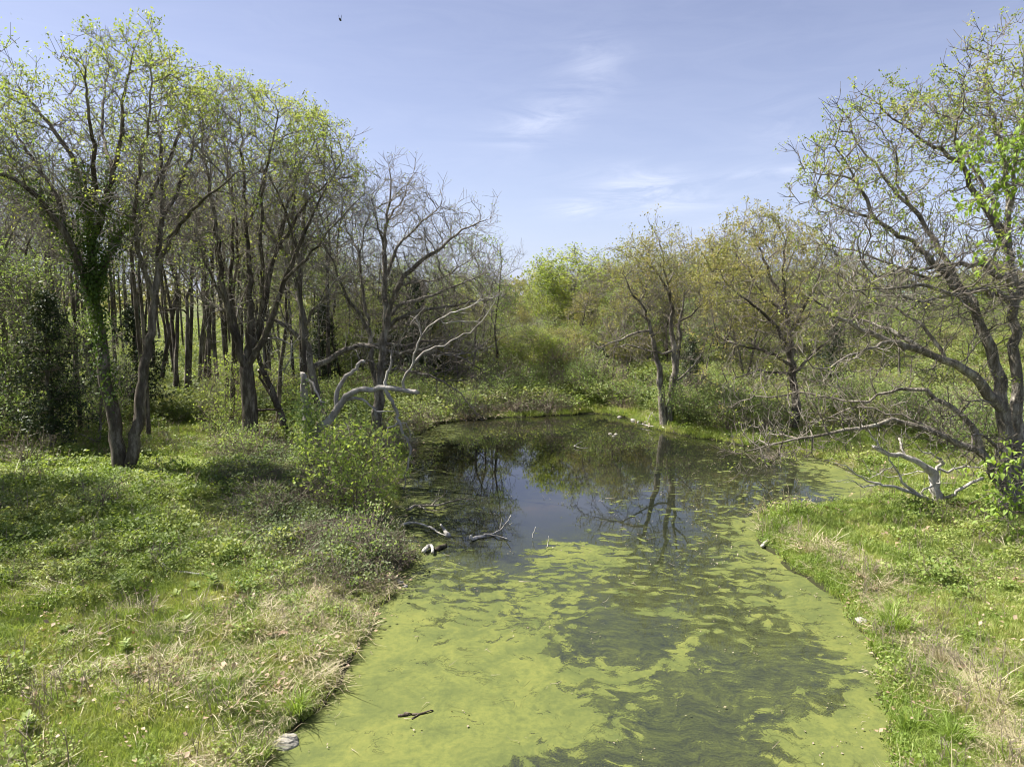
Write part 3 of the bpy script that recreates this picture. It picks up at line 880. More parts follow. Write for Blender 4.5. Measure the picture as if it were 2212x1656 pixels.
for pts, k in (([(215,745),(206,650),(200,560),(185,430),(165,360)], 700), ([(206,650),(235,545),(268,490),(310,445)], 380), ([(204,640),(140,500),(95,440),(45,395)], 420), ([(240,870),(218,745)], 120), ([(198,540),(222,450),(246,370)], 200)):
    pp = np.array([at(x, y, hb[1] - .1) for x, y in pts])
    pp = resample(pp, .05)
    _v.append(pp[rng.integers(0, len(pp), k)] + rng.normal(0, .16, (k, 3)))
hero('vine_clad_tree', (268,1022), limbs, poly, 1900, 4.2, 'tall twin-stemmed tree wrapped in dark vines at the left of the grassy clearing', seed=11,
     leafm=LEAF_OAK, leafper=10, leafsize=.095, leafspread=.075, leafprob=.85, topbias=(6, 13, .25), bark=BARK_DARK, vine=(np.concatenate(_v), .13, 3), maxn=10000, halo_n=900, twigs=2)

# ---- many-stemmed oak beside it
limbs = [
 ([(540,957),(539,900),(538,850),(533,800)], 0, 0, .42, .36),
 ([(531,800),(505,720),(485,640),(474,560),(466,480),(452,400),(438,320),(432,250)], 0, -1.5, .20, .03),
 ([(535,790),(541,700),(539,600),(533,500),(527,400),(522,300),(520,230)], 0, 1, .22, .03),
 ([(540,790),(562,700),(578,620),(596,540),(622,440),(652,350),(690,290)], 0, 2, .21, .03),
 ([(538,800),(588,690),(612,610),(650,520),(695,420),(740,350)], 0, -1.0, .20, .03),
 ([(512,740),(497,650),(500,560),(506,470),(500,380),(480,300)], 0, 2, .15, .03),
 ([(562,700),(568,600),(562,500),(566,400),(590,300),(600,240)], 0, -2, .14, .03),
 ([(596,540),(640,470),(690,400),(750,380)], 0, 1, .10, .03),
 ([(612,610),(660,560),(710,500),(765,440)], 0, -2.5, .09, .03),
 ([(489,660),(450,590),(430,520),(420,450)], 0, -1.5, .08, .03),
 ([(533,500),(560,430),(575,350),(620,280)], 0, 2.5, .08, .02),
]
poly = [(418,200),(460,160),(520,175),(600,208),(700,245),(758,290),(785,360),(778,430),(720,460),(650,480),(560,520),(480,480),(425,380)]
hero('many_stemmed_oak', (540,957), limbs, poly, 1800, 4.0, 'thick many-stemmed oak in yellow-green leaf right of the grassy clearing', seed=23,
     leafm=LEAF_OAK, leafper=10, leafsize=.10, leafspread=.08, leafprob=.85, topbias=(6, 12.5, .2), bark=BARK_DARK, maxn=9000, halo_n=800, twigs=2)

# ---- grey leaning tree behind the snag
limbs = [
 ([(700,935),(690,870),(674,811),(664,750),(656,690),(648,640),(636,590),(618,550),(594,520),(580,490),(560,440)], 0, -.5, .34, .05),
 ([(646,625),(652,560),(658,500),(657,440),(664,370),(690,320)], 0, 1, .17, .03),
 ([(636,590),(632,520),(634,450),(640,380),(650,330)], 0, -2, .13, .03),
 ([(664,750),(630,715),(600,692),(560,678),(510,662),(462,674)], 0, -2.5, .14, .03),
 ([(618,550),(570,500),(520,470),(470,440)], 0, -2, .10, .02),
 ([(600,692),(566,690),(560,705),(568,730),(610,731),(634,750),(628,776),(614,797)], 0, -2.6, .09, .025),
 ([(670,790),(720,770),(750,752),(783,744),(823,744),(898,743),(960,735)], 0, 1.0, .17, .06),
 ([(783,748),(840,757),(900,765),(960,768),(1020,760)], 0, .5, .10, .03),
 ([(658,700),(700,640),(735,590),(800,560)], 0, -1.5, .09, .02),
 ([(656,690),(640,640),(600,600),(560,580)], 0, 2, .09, .02),
]
poly = [(520,420),(600,330),(680,300),(760,350),(790,440),(780,560),(700,640),(600,640),(540,560)]
hero('grey_leaning_tree', (700,935), limbs, poly, 1100, 3.2, 'tall grey tree leaning left behind the broken snag with bare crooked lower limbs', seed=31,
     leafm=LEAF_OAK, leafper=6, leafsize=.09, leafspread=.12, leafprob=.4, bark=BARK, twigm=BARK_PALE, maxn=5500, halo_n=600, up=.3)

# ---- bare spreading oak at the head of the pond
limbs = [
 ([(812,938),(816,880),(820,811),(829,750),(833,700),(832,650),(831,596),(829,542),(834,476),(845,422),(843,372)], 0, 0, .36, .03),
 ([(835,706),(850,640),(866,605),(892,575),(943,545),(985,505),(1035,478)], 0, -1, .20, .03),
 ([(832,600),(845,560),(862,526),(892,500),(920,474),(950,447)], 0, 1.8, .13, .025),
 ([(815,850),(803,790),(798,715),(790,660),(780,610),(775,560),(783,505),(798,460)], 0, 1.2, .19, .03),
 ([(798,712),(757,649),(735,609),(712,545),(680,512)], 0, -1.6, .13, .025),
 ([(838,708),(863,687),(903,670),(950,664),(1000,657),(1050,650)], 0, -1.5, .14, .03),
 ([(836,690),(870,655),(930,640),(1000,610),(1050,590)], 0, 2, .12, .025),
 ([(829,542),(815,480),(800,420)], 0, -2, .08, .02),
 ([(834,476),(870,430),(888,392)], 0, 1.5, .07, .02),
 ([(775,560),(750,500),(735,450)], 0, 1.6, .08, .02),
 ([(866,605),(900,610),(960,600),(1020,560)], 0, -2.2, .08, .02),
 ([(822,790),(870,760),(930,752),(990,770),(1050,800)], 0, -2, .11, .025),
 ([(822,800),(880,800),(940,812),(1000,850),(1030,900)], 0, -3, .09, .02),
]
poly = [(690,520),(740,440),(800,390),(850,370),(900,380),(950,435),(1040,470),(1065,540),(1070,640),(1060,760),(1040,860),(960,820),(880,780),(800,640),(700,620)]
hero('bare_spreading_oak', (812,938), limbs, poly, 2400, 4.2, 'wide bare oak with crooked grey branches at the head of the pond', seed=41, step=.28, kill=.31,
     leafm=LEAF_PALE, leafper=2, leafsize=.07, leafprob=.30, bark=BARK, twigm=TWIG, maxn=9500, halo_n=700, jit=.26, twigs=2)

# ---- pair of stems standing at the far right shore
limbs = [
 ([(1434,921),(1430,843),(1420,776),(1406,710),(1388,659),(1362,629),(1346,590)], 0, -.5, .27, .03),
 ([(1440,922),(1447,915),(1452,826),(1461,793),(1450,715),(1452,659),(1439,616),(1408,576),(1372,535)], 0, .3, .29, .03),
 ([(1460,800),(1466,743),(1472,659),(1484,629),(1505,600)], 0, 1.5, .16, .03),
 ([(1444,640),(1434,560),(1421,516)], 0, -1, .10, .02),
 ([(1406,712),(1369,719),(1329,739),(1280,756)], 0, -1.5, .09, .02),
 ([(1450,763),(1419,763),(1362,743),(1320,750)], 0, -2, .09, .02),
 ([(1472,700),(1500,680),(1520,640)], 0, -1, .07, .02),
 ([(1388,659),(1400,610),(1395,560)], 0, 1.5, .08, .02),
 ([(1439,616),(1470,570),(1480,540)], 0, 2, .08, .02),
 ([(1452,826),(1490,800),(1520,760),(1530,720)], 0, 1, .07, .02),
]
poly = [(1335,600),(1345,545),(1380,520),(1430,508),(1475,545),(1520,590),(1525,690),(1440,700),(1370,700),(1300,770),(1270,760),(1330,690)]
hero('forked_shore_tree', (1438,920), limbs, poly, 1500, 3.0, 'sparse tree with two bare stems mirrored in the water at the far right shore', seed=51,
     leafm=LEAF_OLIVE, leafper=9, leafsize=.10, leafspread=.12, leafprob=.8, topbias=(4, 9, .35), bark=BARK, maxn=5500, halo_n=500, twigs=2)

# ---- olive-bronze oak behind the right arm of the pond
limbs = [
 ([(1716,928),(1716,857),(1713,790),(1706,720),(1695,650),(1690,580),(1700,510)], 0, .5, .30, .04),
 ([(1712,780),(1690,720),(1655,680),(1600,640),(1560,600)], 0, -1, .15, .03),
 ([(1706,720),(1740,660),(1770,600),(1790,540)], 0, 1, .14, .03),
 ([(1695,650),(1660,590),(1640,530),(1620,480)], 0, 2, .12, .03),
 ([(1713,790),(1660,760),(1600,745),(1550,730)], 0, -2, .11, .03),
 ([(1700,690),(1650,640),(1600,560),(1560,520)], 0, 2.5, .10, .03),
 ([(1714,800),(1760,760),(1810,720),(1840,680)], 0, -1, .10, .03),
 ([(1712,810),(1650,800),(1600,810),(1560,830)], 0, -2.5, .08, .02),
]
poly = [(1488,545),(1520,505),(1580,490),(1620,465),(1700,452),(1770,480),(1830,560),(1850,680),(1800,780),(1680,800),(1600,830),(1540,760),(1500,660)]
hero('bronze_leaved_oak', (1716,928), limbs, poly, 2600, 4.5, 'oak with bronze-olive young leaves standing beyond the right arm of the pond', seed=61,
     leafm=LEAF_OLIVE, leafper=12, leafsize=.105, leafspread=.09, leafprob=.75, bark=BARK_DARK, maxn=9000, halo_n=600, twigs=2)

# ---- the big oak at the right
limbs = [
 ([(2176,1108),(2172,1060),(2170,1015),(2169,955),(2164,895),(2163,840),(2141,766),(2121,706),(2107,666),(2083,636),(2051,596),(2010,560),(1976,524)], 0, 0.5, .36, .09),
 ([(2182,1100),(2196,1050),(2200,955),(2197,848),(2193,716),(2188,606),(2178,480),(2170,370),(2160,260)], .4, 1.2, .32, .05),
 ([(2172,1050),(2146,1027),(2136,1000),(2120,975),(2092,965),(2059,957),(2009,930),(1955,914),(1909,907),(1842,927),(1775,940),(1708,952),(1642,966),(1600,975)], 0, -.5, .20, .02),
 ([(2124,975),(2108,940),(2092,914),(2059,880),(2009,850),(1959,838),(1909,847),(1862,873),(1809,893),(1760,915)], -.2, 1.2, .15, .02),
 ([(1862,873),(1809,864),(1758,850),(1708,847),(1668,857),(1620,860)], 0, 2.5, .08, .025),
 ([(1849,880),(1900,885),(1960,905),(2000,920),(2040,935)], 0, 0, .08, .06),
 ([(2164,895),(2140,855),(2115,833),(2092,807),(2051,780),(2006,760),(1950,746),(1910,730),(1866,712),(1830,696),(1790,672),(1760,650)], 0, -1.5, .24, .04),
 ([(2006,757),(1950,730),(1905,708),(1868,692),(1820,660)], 0, 1.2, .11, .03),
 ([(1960,744),(1930,740),(1900,742),(1866,754),(1826,776),(1775,802)], 0, -2.6, .07, .025),
 ([(2193,640),(2181,596),(2151,588),(2121,574),(2091,570),(2041,574),(1970,577),(1890,600)], 0, -1.5, .16, .03),
 ([(2188,660),(2141,630),(2091,630),(2041,640),(1990,655),(1930,640)], 0, -2.5, .13, .03),
 ([(2060,635),(2020,620),(1970,616),(1890,622),(1830,630)], 0, -3, .08, .02),
 ([(1976,524),(1930,500),(1892,470),(1862,420),(1848,390),(1828,355),(1795,305)], 0, 1.2, .12, .02),
 ([(1892,470),(1850,460),(1810,440),(1760,430)], 0, -.5, .07, .02),
 ([(1852,400),(1810,380),(1765,370),(1735,372)], 0, 1.5, .05, .015),
 ([(2107,666),(2070,600),(2042,560),(1995,480),(1955,430),(1920,388),(1878,340),(1845,300),(1835,255)], 0, 2.2, .15, .02),
 ([(2185,560),(2159,500),(2126,441),(2090,385),(2059,341),(2025,320),(1992,307),(1942,261),(1905,235)], 0, .8, .16, .02),
 ([(2184,540),(2150,450),(2109,374),(2080,320),(2040,270),(1990,215)], 0, 3, .12, .02),
 ([(2168,380),(2159,300),(2130,215),(2128,160),(2138,105)], 0, 1, .11, .015),
 ([(2175,450),(2200,350),(2215,250),(2205,150)], 0, -1, .10, .02),
 ([(2090,385),(2060,300),(2075,220),(2085,170)], 0, -1.5, .07, .015),
 ([(1990,480),(1940,410),(1930,340),(1950,280)], 0, -.5, .07, .015),
 ([(2193,700),(2230,560),(2280,400),(2300,250)], 0, 1, .2, .03),
 ([(2051,596),(1990,600),(1900,560),(1830,540),(1770,530)], 0, 1.8, .09, .02),
 ([(2042,779),(2000,710),(1950,670),(1880,650),(1810,600)], 0, .5, .08, .02),
 ([(2172,985),(2145,950),(2110,940),(2095,948)], 0, -1, .07, .04),
 ([(2166,880),(2110,860),(2060,900),(2040,905)], 0, -1, .05, .015),
]
poly = [(1728,375),(1752,300),(1800,270),(1840,215),(1890,240),(1945,190),(2010,215),(2075,185),(2130,135),(2200,150),(2300,170),(2320,700),(2200,800),(2050,740),(1950,700),(1850,670),(1770,600),(1745,480)]
lowpoly = [(1560,960),(1640,900),(1700,840),(1850,850),(1950,880),(1900,950),(1760,990),(1640,1010)]
hb = on(2178, 1106)
hero('great_shore_oak', (2178,1106), limbs, poly, 2500, 3.4, 'great many-limbed oak at the right edge arching low grey limbs over the water', seed=71, step=.25, kill=.28, infl=1.5,
     leafm=LEAF_OAK, leafper=9, leafsize=.085, leafspread=.06, leafprob=.45, topbias=(5, 11, .5), bark=BARK, twigm=TWIG, maxn=15000, fxs=.76, outw=.26, halo_n=2200, halo_r=1.0, iters=150, jit=.20,
     extra=poly_attr(lowpoly, 1300, hb[1], 1.3, 77), sides=12, skj=.045, twiglen=.30, thick=.035, twigs=2)

# ------------------------------------------------------------------ dead wood
def dead_thing(name, limbs, d, label, cat, seed=0, mat=None, sides=9, twigs=0, step=.22, jit=.03, group=None, thr=.02, partname='trunk', capends=True, ground=True):
    P, par, fx = skeleton(limbs, d, step, jit, seed)
    if ground: P[0][2] = min(P[0][2], gz1(P[0][0], P[0][1])) - .08
    R = fx.copy()
    if twigs: P, par, R, _ = add_twigs(P, par, R, twigs, .5, thr, seed, .2, .005)
    base = P[0].copy()
    root = empty(name, base, label, cat, group)
    V, F = tubes(P, np.asarray(par), R, .035, 9, sides, .08, seed)
    # cap the broken ends with a splintered tip
    if len(F): obj(partname, mesh_from(partname, V - base, [F], mat or DEAD, True), root)
    if capends:
        isp = np.zeros(len(P), bool); isp[np.asarray(par)[np.asarray(par) >= 0]] = True
        ends = [i for i in range(len(P)) if not isp[i] and R[i] > .03 and par[i] >= 0]
        r = np.random.default_rng(seed)
        for i in ends:
            VV = []; FF = []
            d_ = P[i] - P[par[i]]; d_ /= np.linalg.norm(d_)
            u = np.cross(d_, [.3, .9, .1]); u /= np.linalg.norm(u); v = np.cross(d_, u)
            k0 = len(VV); k = 9
            for j in range(k):
                a = j * 2 * math.pi / k
                VV.append(P[i] + R[i] * (math.cos(a) * u + math.sin(a) * v) - d_ * .01)
            for j in range(k):
                a = j * 2 * math.pi / k
                VV.append(P[i] + R[i] * .7 * (math.cos(a) * u + math.sin(a) * v) + d_ * R[i] * r.uniform(.2, 1.6))
            VV.append(P[i] + d_ * R[i] * .1)
            for j in range(k):
                j2 = (j + 1) % k
                FF.append((k0+j, k0+j2, k0+k+j2)); FF.append((k0+j, k0+k+j2, k0+k+j)); FF.append((k0+k+j, k0+k+j2, k0+2*k))
            obj('broken_end', mesh_from('broken_end', np.array(VV) - base, [np.array(FF)], DEAD), root)
    V1, F1 = tubes(P, np.asarray(par), R, 0, .035, 5, 0, seed)
    if len(F1):
        o = obj('branches', mesh_from('branches', V1 - base, [F1], mat or DEAD, True), root)
        o['kind'] = 'stuff'
    TRI[0] += 2 * (len(F) + len(F1))
    return root, P

limbs = [
 ([(676,1015),(672,985),(668,950),(664,905),(660,865),(655,830),(659,808)], 0, 0, .30, .11),
 ([(668,955),(688,927),(705,912),(723,897),(733,873),(750,855),(770,845),(790,841),(827,837),(862,841),(897,847)], 0, -1.2, .165, .085),
 ([(727,890),(727,868),(730,838),(743,817),(760,805),(770,790),(781,777)], 0, -.3, .10, .06),
 ([(833,838),(842,860),(853,881),(858,900),(862,915),(870,932),(880,951),(887,971),(884,1000),(873,1025),(876,1040),(870,1061)], 0, -1.3, .075, .02),
 ([(860,914),(848,917),(837,928),(826,945),(822,954),(828,969)], 0, -1.4, .035, .015),
 ([(861,913),(872,912),(883,919),(889,935),(888,944),(884,950)], 0, -1, .035, .012),
 ([(828,836),(833,820),(840,801),(848,785),(847,771)], 0, -.9, .07, .03),
 ([(865,838),(872,820),(880,801),(893,774),(905,737),(920,712),(943,694),(975,678),(1013,660),(1060,640)], 0, -2.5, .055, .010),
 ([(893,774),(910,762),(932,753),(969,740),(1000,726),(1024,714),(1048,686),(1066,655)], 0, -.8, .048, .010),
 ([(909,728),(906,710),(900,695),(901,681)], 0, -1.8, .04, .015),
 ([(943,694),(960,700),(990,690),(1030,695)], 0, -2.2, .03, .01),
 ([(733,873),(750,861),(777,859),(797,871),(807,884),(827,890)], 0, -.8, .07, .025),
 ([(660,815),(672,822),(685,845),(694,868)], 0, -.6, .08, .03),
 ([(672,985),(690,960),(715,940),(730,920),(748,915)], 0, -1.0, .04, .015),
 ([(870,1030),(884,1026),(897,1037)], 0, -1.3, .02, .01),
]
bs = on(676, 1015)
dead_thing('broken_snag', limbs, bs[1], 'broken dead snag with one heavy bleached limb reaching right and hanging branches', 'dead tree', seed=81, mat=BARK_PALE, twigs=1, thr=.04)
# vine tuft on the snag
_c = resample(np.array([at(x, y, bs[1]-.35) for x, y in ((672,1000),(668,950),(663,900),(668,860))]), .05)
_c = _c[rng.integers(0, len(_c), 420)] + rng.normal(0, .34, (420, 3))
V, F = leaves(_c, 4, .13, .12, 5, .3)
o = obj('climbing_vine', mesh_from('climbing_vine', V, [F], LEAF_GREEN)); props(o, 'leafy green vine wrapped round the foot of the broken snag', 'vine', kind='stuff'); TRI[0] += len(F)

bl = on(620, 950)
dead_thing('fallen_log', [([(534,949),(560,950),(601,955),(640,962),(662,975)], 0, .2, .26, .22), ([(545,944),(575,940),(600,944)], 0, -.2, .07, .04)], bl[1] - .2,
           'dark rotten log lying between the many-stemmed oak and the snag', 'log', seed=83, mat=ROT, ground=False)
dead_thing('leaning_dead_trunk', [([(642,952),(622,940),(604,888),(590,850),(575,815),(561,782),(556,750)], 0, -.2, .20, .09), ([(600,885),(585,850),(570,832),(558,800)], 0, .4, .08, .05)], on(630,948)[1],
           'dead trunk leaning left against the many-stemmed oak above the log', 'dead tree', seed=84, mat=BARK_DARK)
dead_thing('broken_crossbar_branch', [([(546,886),(575,884),(611,883)], 0, 0, .07, .04)], on(630,948)[1] - .3, 'short dark broken branch stuck level between oak and leaning dead trunk', 'branch', seed=85, mat=ROT, ground=False, partname='branch')

# fallen dead tree at the right
bf = on(2028, 1092)
limbs = [
 ([(2028,1090),(2022,1060),(2016,1035),(2012,1016)], 0, 0, .17, .14),
 ([(2012,1016),(1982,999),(1953,985),(1928,983),(1905,974),(1886,964)], 0, -.3, .11, .05),
 ([(1953,984),(1949,965),(1944,944)], 0, .2, .04, .03),
 ([(1911,975),(1890,950),(1870,926),(1858,905)], 0, .2, .035, .015),
 ([(2014,1018),(2026,1012),(2037,1001),(2033,992),(2021,987),(2009,976),(1990,975)], 0, -.4, .07, .02),
 ([(2014,1016),(2053,1018),(2064,1008),(2095,1007),(2123,1009)], 0, .4, .05, .02),
 ([(2026,1085),(1993,1078),(1968,1056),(1946,1042),(1945,1028),(1936,1014),(1918,987)], 0, -.8, .07, .02),
 ([(1985,1066),(1941,1053),(1896,1046),(1866,1040),(1843,1017),(1820,1005)], 0, -1.2, .065, .015),
 ([(2030,1084),(2050,1072),(2091,1044),(2126,1028)], 0, -.6, .06, .045),
 ([(2000,1070),(1990,1060),(2016,1046),(2030,1040)], 0, -.4, .03, .02),
 ([(1896,1046),(1870,1050),(1850,1046),(1830,1035)], 0, -1.5, .03, .01),
 ([(1930,1015),(1908,1020),(1880,1035)], 0, -.2, .02, .01),
 ([(2012,1014),(1960,1020),(1920,1032)], 0, .3, .025, .01),
]
dead_thing('fallen_dead_tree', limbs, bf[1], 'bleached fallen dead tree with a thick stub in front of the great oak', 'dead tree', seed=86, mat=DEAD, twigs=1, thr=.04)

# small pieces of driftwood and branches, each its own thing
def stick(name, pts, o0, o1, r0, r1, label, cat='branch', mat=None, extra=(), twigs=0, seed=1, z=0.0, lift=0.05, group=None):
    """pts in px on the ground or water plane, third value = height above it"""
    def w(p):
        b = on(p[0], p[1]) if z is None else np.array([*wpt(p[0], p[1]), 0.0])
        if len(p) > 2:   # raised point: keep the distance of the foot given by p[3]
            b = at(p[0], p[1], wpt(*p[3])[1] if z is not None else on(*p[3])[1])
        return b + np.array([0, 0, lift if len(p) == 2 else 0])
    P = []; par = []; R = []
    for li, (pp, a, b) in enumerate([(pts, r0, r1)] + list(extra)):
        q = np.array([w(p) for p in pp]); q = resample(smooth_line(q), .14)
        q[1:] += np.random.default_rng(seed + li).normal(0, .008, q[1:].shape)
        p0 = -1
        if li > 0:
            A = np.array(P); p0 = int(np.argmin(np.linalg.norm(A - q[0], axis=1))); q = q[1:]
        for j in range(len(q)):
            par.append((p0 if j == 0 else len(P) - 1)); P.append(q[j]); R.append(a + (b - a) * j / max(1, len(q) - 1))
    P = np.array(P); par = np.array(par); R = np.array(R)
    if twigs: P, par, R, _ = add_twigs(P, par, R, twigs, .3, .05, seed, .3, .006)
    base = P[0].copy()
    V, F = tubes(P, par, R, 0, 9, 7, .08, seed)
    # close the two ends with little fans
    me = mesh_from(name, V - base, [F], mat or DEAD, True)
    bm = bmesh.new(); bm.from_mesh(me)
    bmesh.ops.holes_fill(bm, edges=[e for e in bm.edges if len(e.link_faces) < 2], sides=8)
    bm.to_mesh(me); bm.free()
    o = obj(name, me, None, base); props(o, label, cat, group); TRI[0] += len(F) * 2
    return o
stick('floating_log', [(952,1132,.3,(962,1150)),(960,1148),(968,1160)], 0, 0, .03, .085, 'stout bleached log end slanting out of the algae left of open water', 'log', seed=2)
stick('floating_branch', [(1018,1168),(1030,1163),(1046,1161)], 0, 0, .06, .04, 'short pale stub lying on the algae right of the slanting log', 'branch', extra=[([(1018,1168),(1016,1155,.3,(1018,1168))], .04, .03)], seed=3)
stick('floating_branch', [(1045,1158),(1062,1157),(1078,1150),(1085,1140,.2,(1080,1150)),(1096,1126,.3,(1080,1150)),(1104,1112,.4,(1080,1150))], 0, 0, .035, .012, 'bleached branched limb with upright twigs standing out of the open water', 'branch',
      extra=[([(1080,1148),(1084,1120,.3,(1080,1150))], .02, .01), ([(1062,1157),(1080,1163),(1097,1166)], .02, .012), ([(1088,1136,.2,(1080,1150)),(1106,1130,.3,(1080,1150))], .015, .008)], twigs=0, seed=4)
stick('curled_branch', [(915,1198),(922,1188),(931,1184),(936,1190),(934,1200)], 0, 0, .06, .04, 'small curled grey branch stub on algae below the bank thicket', 'branch', seed=5, lift=.10)
stick('dark_log_stub', [(942,1190),(952,1185),(963,1180)], 0, 0, .07, .05, 'short dark log stub floating beside the curled grey branch', 'log', mat=ROT, seed=6)
stick('drooping_branch', [(862,1144),(880,1136),(900,1137),(920,1142),(935,1148),(950,1160),(965,1166)], 0, 0, .045, .015, 'long thin pale branch lying from the bank thicket out over the algae', 'branch', seed=7, lift=.12)
stick('half_sunk_branch', [(880,1108),(900,1098),(930,1100),(950,1098),(985,1086),(1020,1084)], 0, 0, .05, .012, 'dark half-sunk branch reaching right from the bright bush over water', 'branch', mat=BARK, extra=[([(930,1100),(945,1085),(960,1078)], .03, .01), ([(900,1098),(925,1110),(960,1108)], .03, .01)], seed=8, lift=.12, twigs=1)
stick('shore_branch', [(1646,1185),(1654,1178),(1664,1168),(1672,1160)], 0, 0, .05, .07, 'short grey branch stub lying at the right bank beside a grass tuft', 'branch', seed=9, lift=.08)
stick('driftwood_tangle', [(1395,915),(1410,920),(1425,925),(1438,930)], 0, 0, .05, .05, 'tangle of bleached driftwood at the foot of the forked shore tree', 'driftwood',
      extra=[([(1405,918),(1400,906,.3,(1405,918)),(1406,894,.3,(1405,918))], .04, .015), ([(1410,920),(1420,908,.3,(1410,920)),(1412,898,.3,(1410,920))], .04, .015), ([(1380,920),(1395,922),(1410,926)], .03, .02)], seed=10, twigs=1, lift=.12)
stick('sunken_twig', [(1240,966),(1248,960),(1258,956)], 0, 0, .025, .012, 'small forked twig poking from the dark water below the far shore', 'branch', extra=[([(1240,966),(1258,971),(1270,970)], .02, .01)], seed=12, lift=.06)
stick('sunken_twig', [(1182,1185),(1184,1170,.2,(1182,1185)),(1185,1158,.3,(1182,1185))], 0, 0, .018, .008, 'thin upright twig in open water just above the bright algae patch', 'branch', seed=13)
stick('sunken_twig', [(1150,1165),(1154,1150,.2,(1150,1165)),(1157,1138,.3,(1150,1165))], 0, 0, .016, .007, 'slanting thin twig in the open water right of the bleached limb', 'branch', seed=14)
stick('floating_branch', [(860,1547),(885,1545),(910,1543),(935,1535)], 0, 0, .025, .012, 'dark waterlogged branch in the thick algae near the lower left bank', 'branch', mat=ROT, extra=[([(885,1545),(872,1540)], .02, .01), ([(905,1543),(890,1553)], .015, .008)], seed=15, lift=.02)
stick('fallen_branch', [(345,1240),(370,1243),(400,1246),(455,1250)], 0, 0, .03, .022, 'bleached forked branch lying in the grass of the left bank', 'branch', extra=[([(380,1243),(365,1228,.2,(372,1243)),(352,1216,.3,(372,1243))], .022, .01), ([(372,1240),(358,1232,.2,(365,1240)),(350,1222,.3,(365,1240))], .02, .01)], seed=16, z=None, lift=.10)
stick('fallen_branch', [(330,1102),(365,1104),(395,1103),(430,1098)], 0, 0, .04, .02, 'thin grey branch on the ground across the tree shadows', 'branch', seed=17, z=None, lift=.08, mat=BARK_PALE)
stick('fallen_branch', [(430,1175),(470,1172),(510,1182),(560,1165),(600,1163)], 0, 0, .04, .02, 'long pale crooked branch lying at the foot of the brown thicket', 'branch', extra=[([(500,1180),(470,1190),(440,1195)], .03, .012), ([(530,1176),(535,1150,.3,(530,1176))], .03, .012)], seed=18, z=None, lift=.14, mat=BARK_PALE)
# ------------------------------------------------------------------ kinds of smaller and farther trees
PROTO_TOP = {}
def proto_tree(name, H, crown0, rx, lean, nscaf, natt, label, loc, seed, step=.38, infl=2.2, kill=.46, maxn=5000, shape='round', forks=1, r0=.155, group=None, rz=0, sc=1.0, gapt=.02, **kw):
    r = np.random.default_rng(seed)
    P = [np.array([0, 0, -.3])]; par = [-1]; fx = [r0 * 1.25]
    def limb(p0, p, d, L, ra, rb, wob, up):
        d = np.array(d, float); d /= np.linalg.norm(d)
        k = max(2, int(L / .5)); q = P[p0].copy(); last = p0
        for j in range(k):
            d = d + r.normal(0, wob, 3); d[2] += up; d /= np.linalg.norm(d)
            q = q + d * L / k
            P.append(q.copy()); par.append(last); fx.append(ra + (rb - ra) * (j + 1) / k); last = len(P) - 1
        return last
    tops = []
    for f_ in range(forks):
        ln = np.array([lean * r.normal(), lean * r.normal(), 1]) if forks == 1 else np.array([math.cos(f_ * 2.4) * .22, math.sin(f_ * 2.4) * .2, 1])
        tops.append(limb(0, 0, ln, H * crown0, r0 if forks == 1 else r0 * .75, r0 * .62, .022, .015))
        n0 = len(P)
        last = limb(tops[-1], 0, ln + r.normal(0, .15, 3), H * (1 - crown0) * .8, r0 * .6, .03, .10, .06)
        spine = list(range(max(1, n0 - 3), last - 2))
        for s in range(nscaf):
            p0 = spine[int(r.integers(0, len(spine)))]
            a = s * 2.4 + r.uniform(-.5, .5)
            L = rx * r.uniform(.6, 1.0)
            limb(p0, 0, (math.cos(a), math.sin(a), r.uniform(.35, 1.1)), L, fx[p0] * .55, .025, .16, .05)
    natt = int(natt * 4)
    q = r.normal(0, 1, (natt, 3)); q /= np.linalg.norm(q, axis=1, keepdims=True)
    q *= r.uniform(.3, 1, (natt, 1)) ** .5
    zc = H * (crown0 * .9 + 1) / 2; hz = H * (1 - crown0 * .9) / 2
    q = q * np.array([rx, rx, hz]) + np.array([0, 0, zc])
    if shape == 'cone': q[:, :2] *= np.clip(1.35 - (q[:, 2:3] - H * crown0) / (H * (1 - crown0)), .15, 1.2)
    if shape == 'vase': q[:, :2] *= np.clip(.35 + (q[:, 2:3] - H * crown0 * .9) / (H * (1 - crown0)), .25, 1.1)
    q[:, :2] += np.stack([fnoise(q[:, 2], q[:, 0], 3, seed), fnoise(q[:, 2], q[:, 1], 3, seed + 1)], -1) * rx * .25
    P0 = np.array(P)
    f_ = fnoise(q[:, 0] + .4 * q[:, 1], q[:, 2] - .5 * q[:, 1], 1.9, seed + 50, 2); q = q[f_ > gapt]
    cen = np.array([0, 0, H * crown0])
    P2, par2 = colonize(P0, np.array(par), q, step, infl, kill, 90, .18, .08, maxn, seed, cen, .4)
    fixed = np.zeros(len(P2)); fixed[:len(P0)] = fx
    PROTO_TOP[seed] = P2[:, 2].max()
    root, *_ = build_tree(name, (0, 0, 0), P2, par2, fixed, label, group=group, seed=seed, **kw)
    root.location = tuple(loc); root.rotation_euler = (0, 0, rz); root.scale = (sc, sc, sc)
    return root
def spot(px, d):
    p = at(px, 828, d)
    return (p[0], p[1], gz1(p[0], p[1]) - .02)

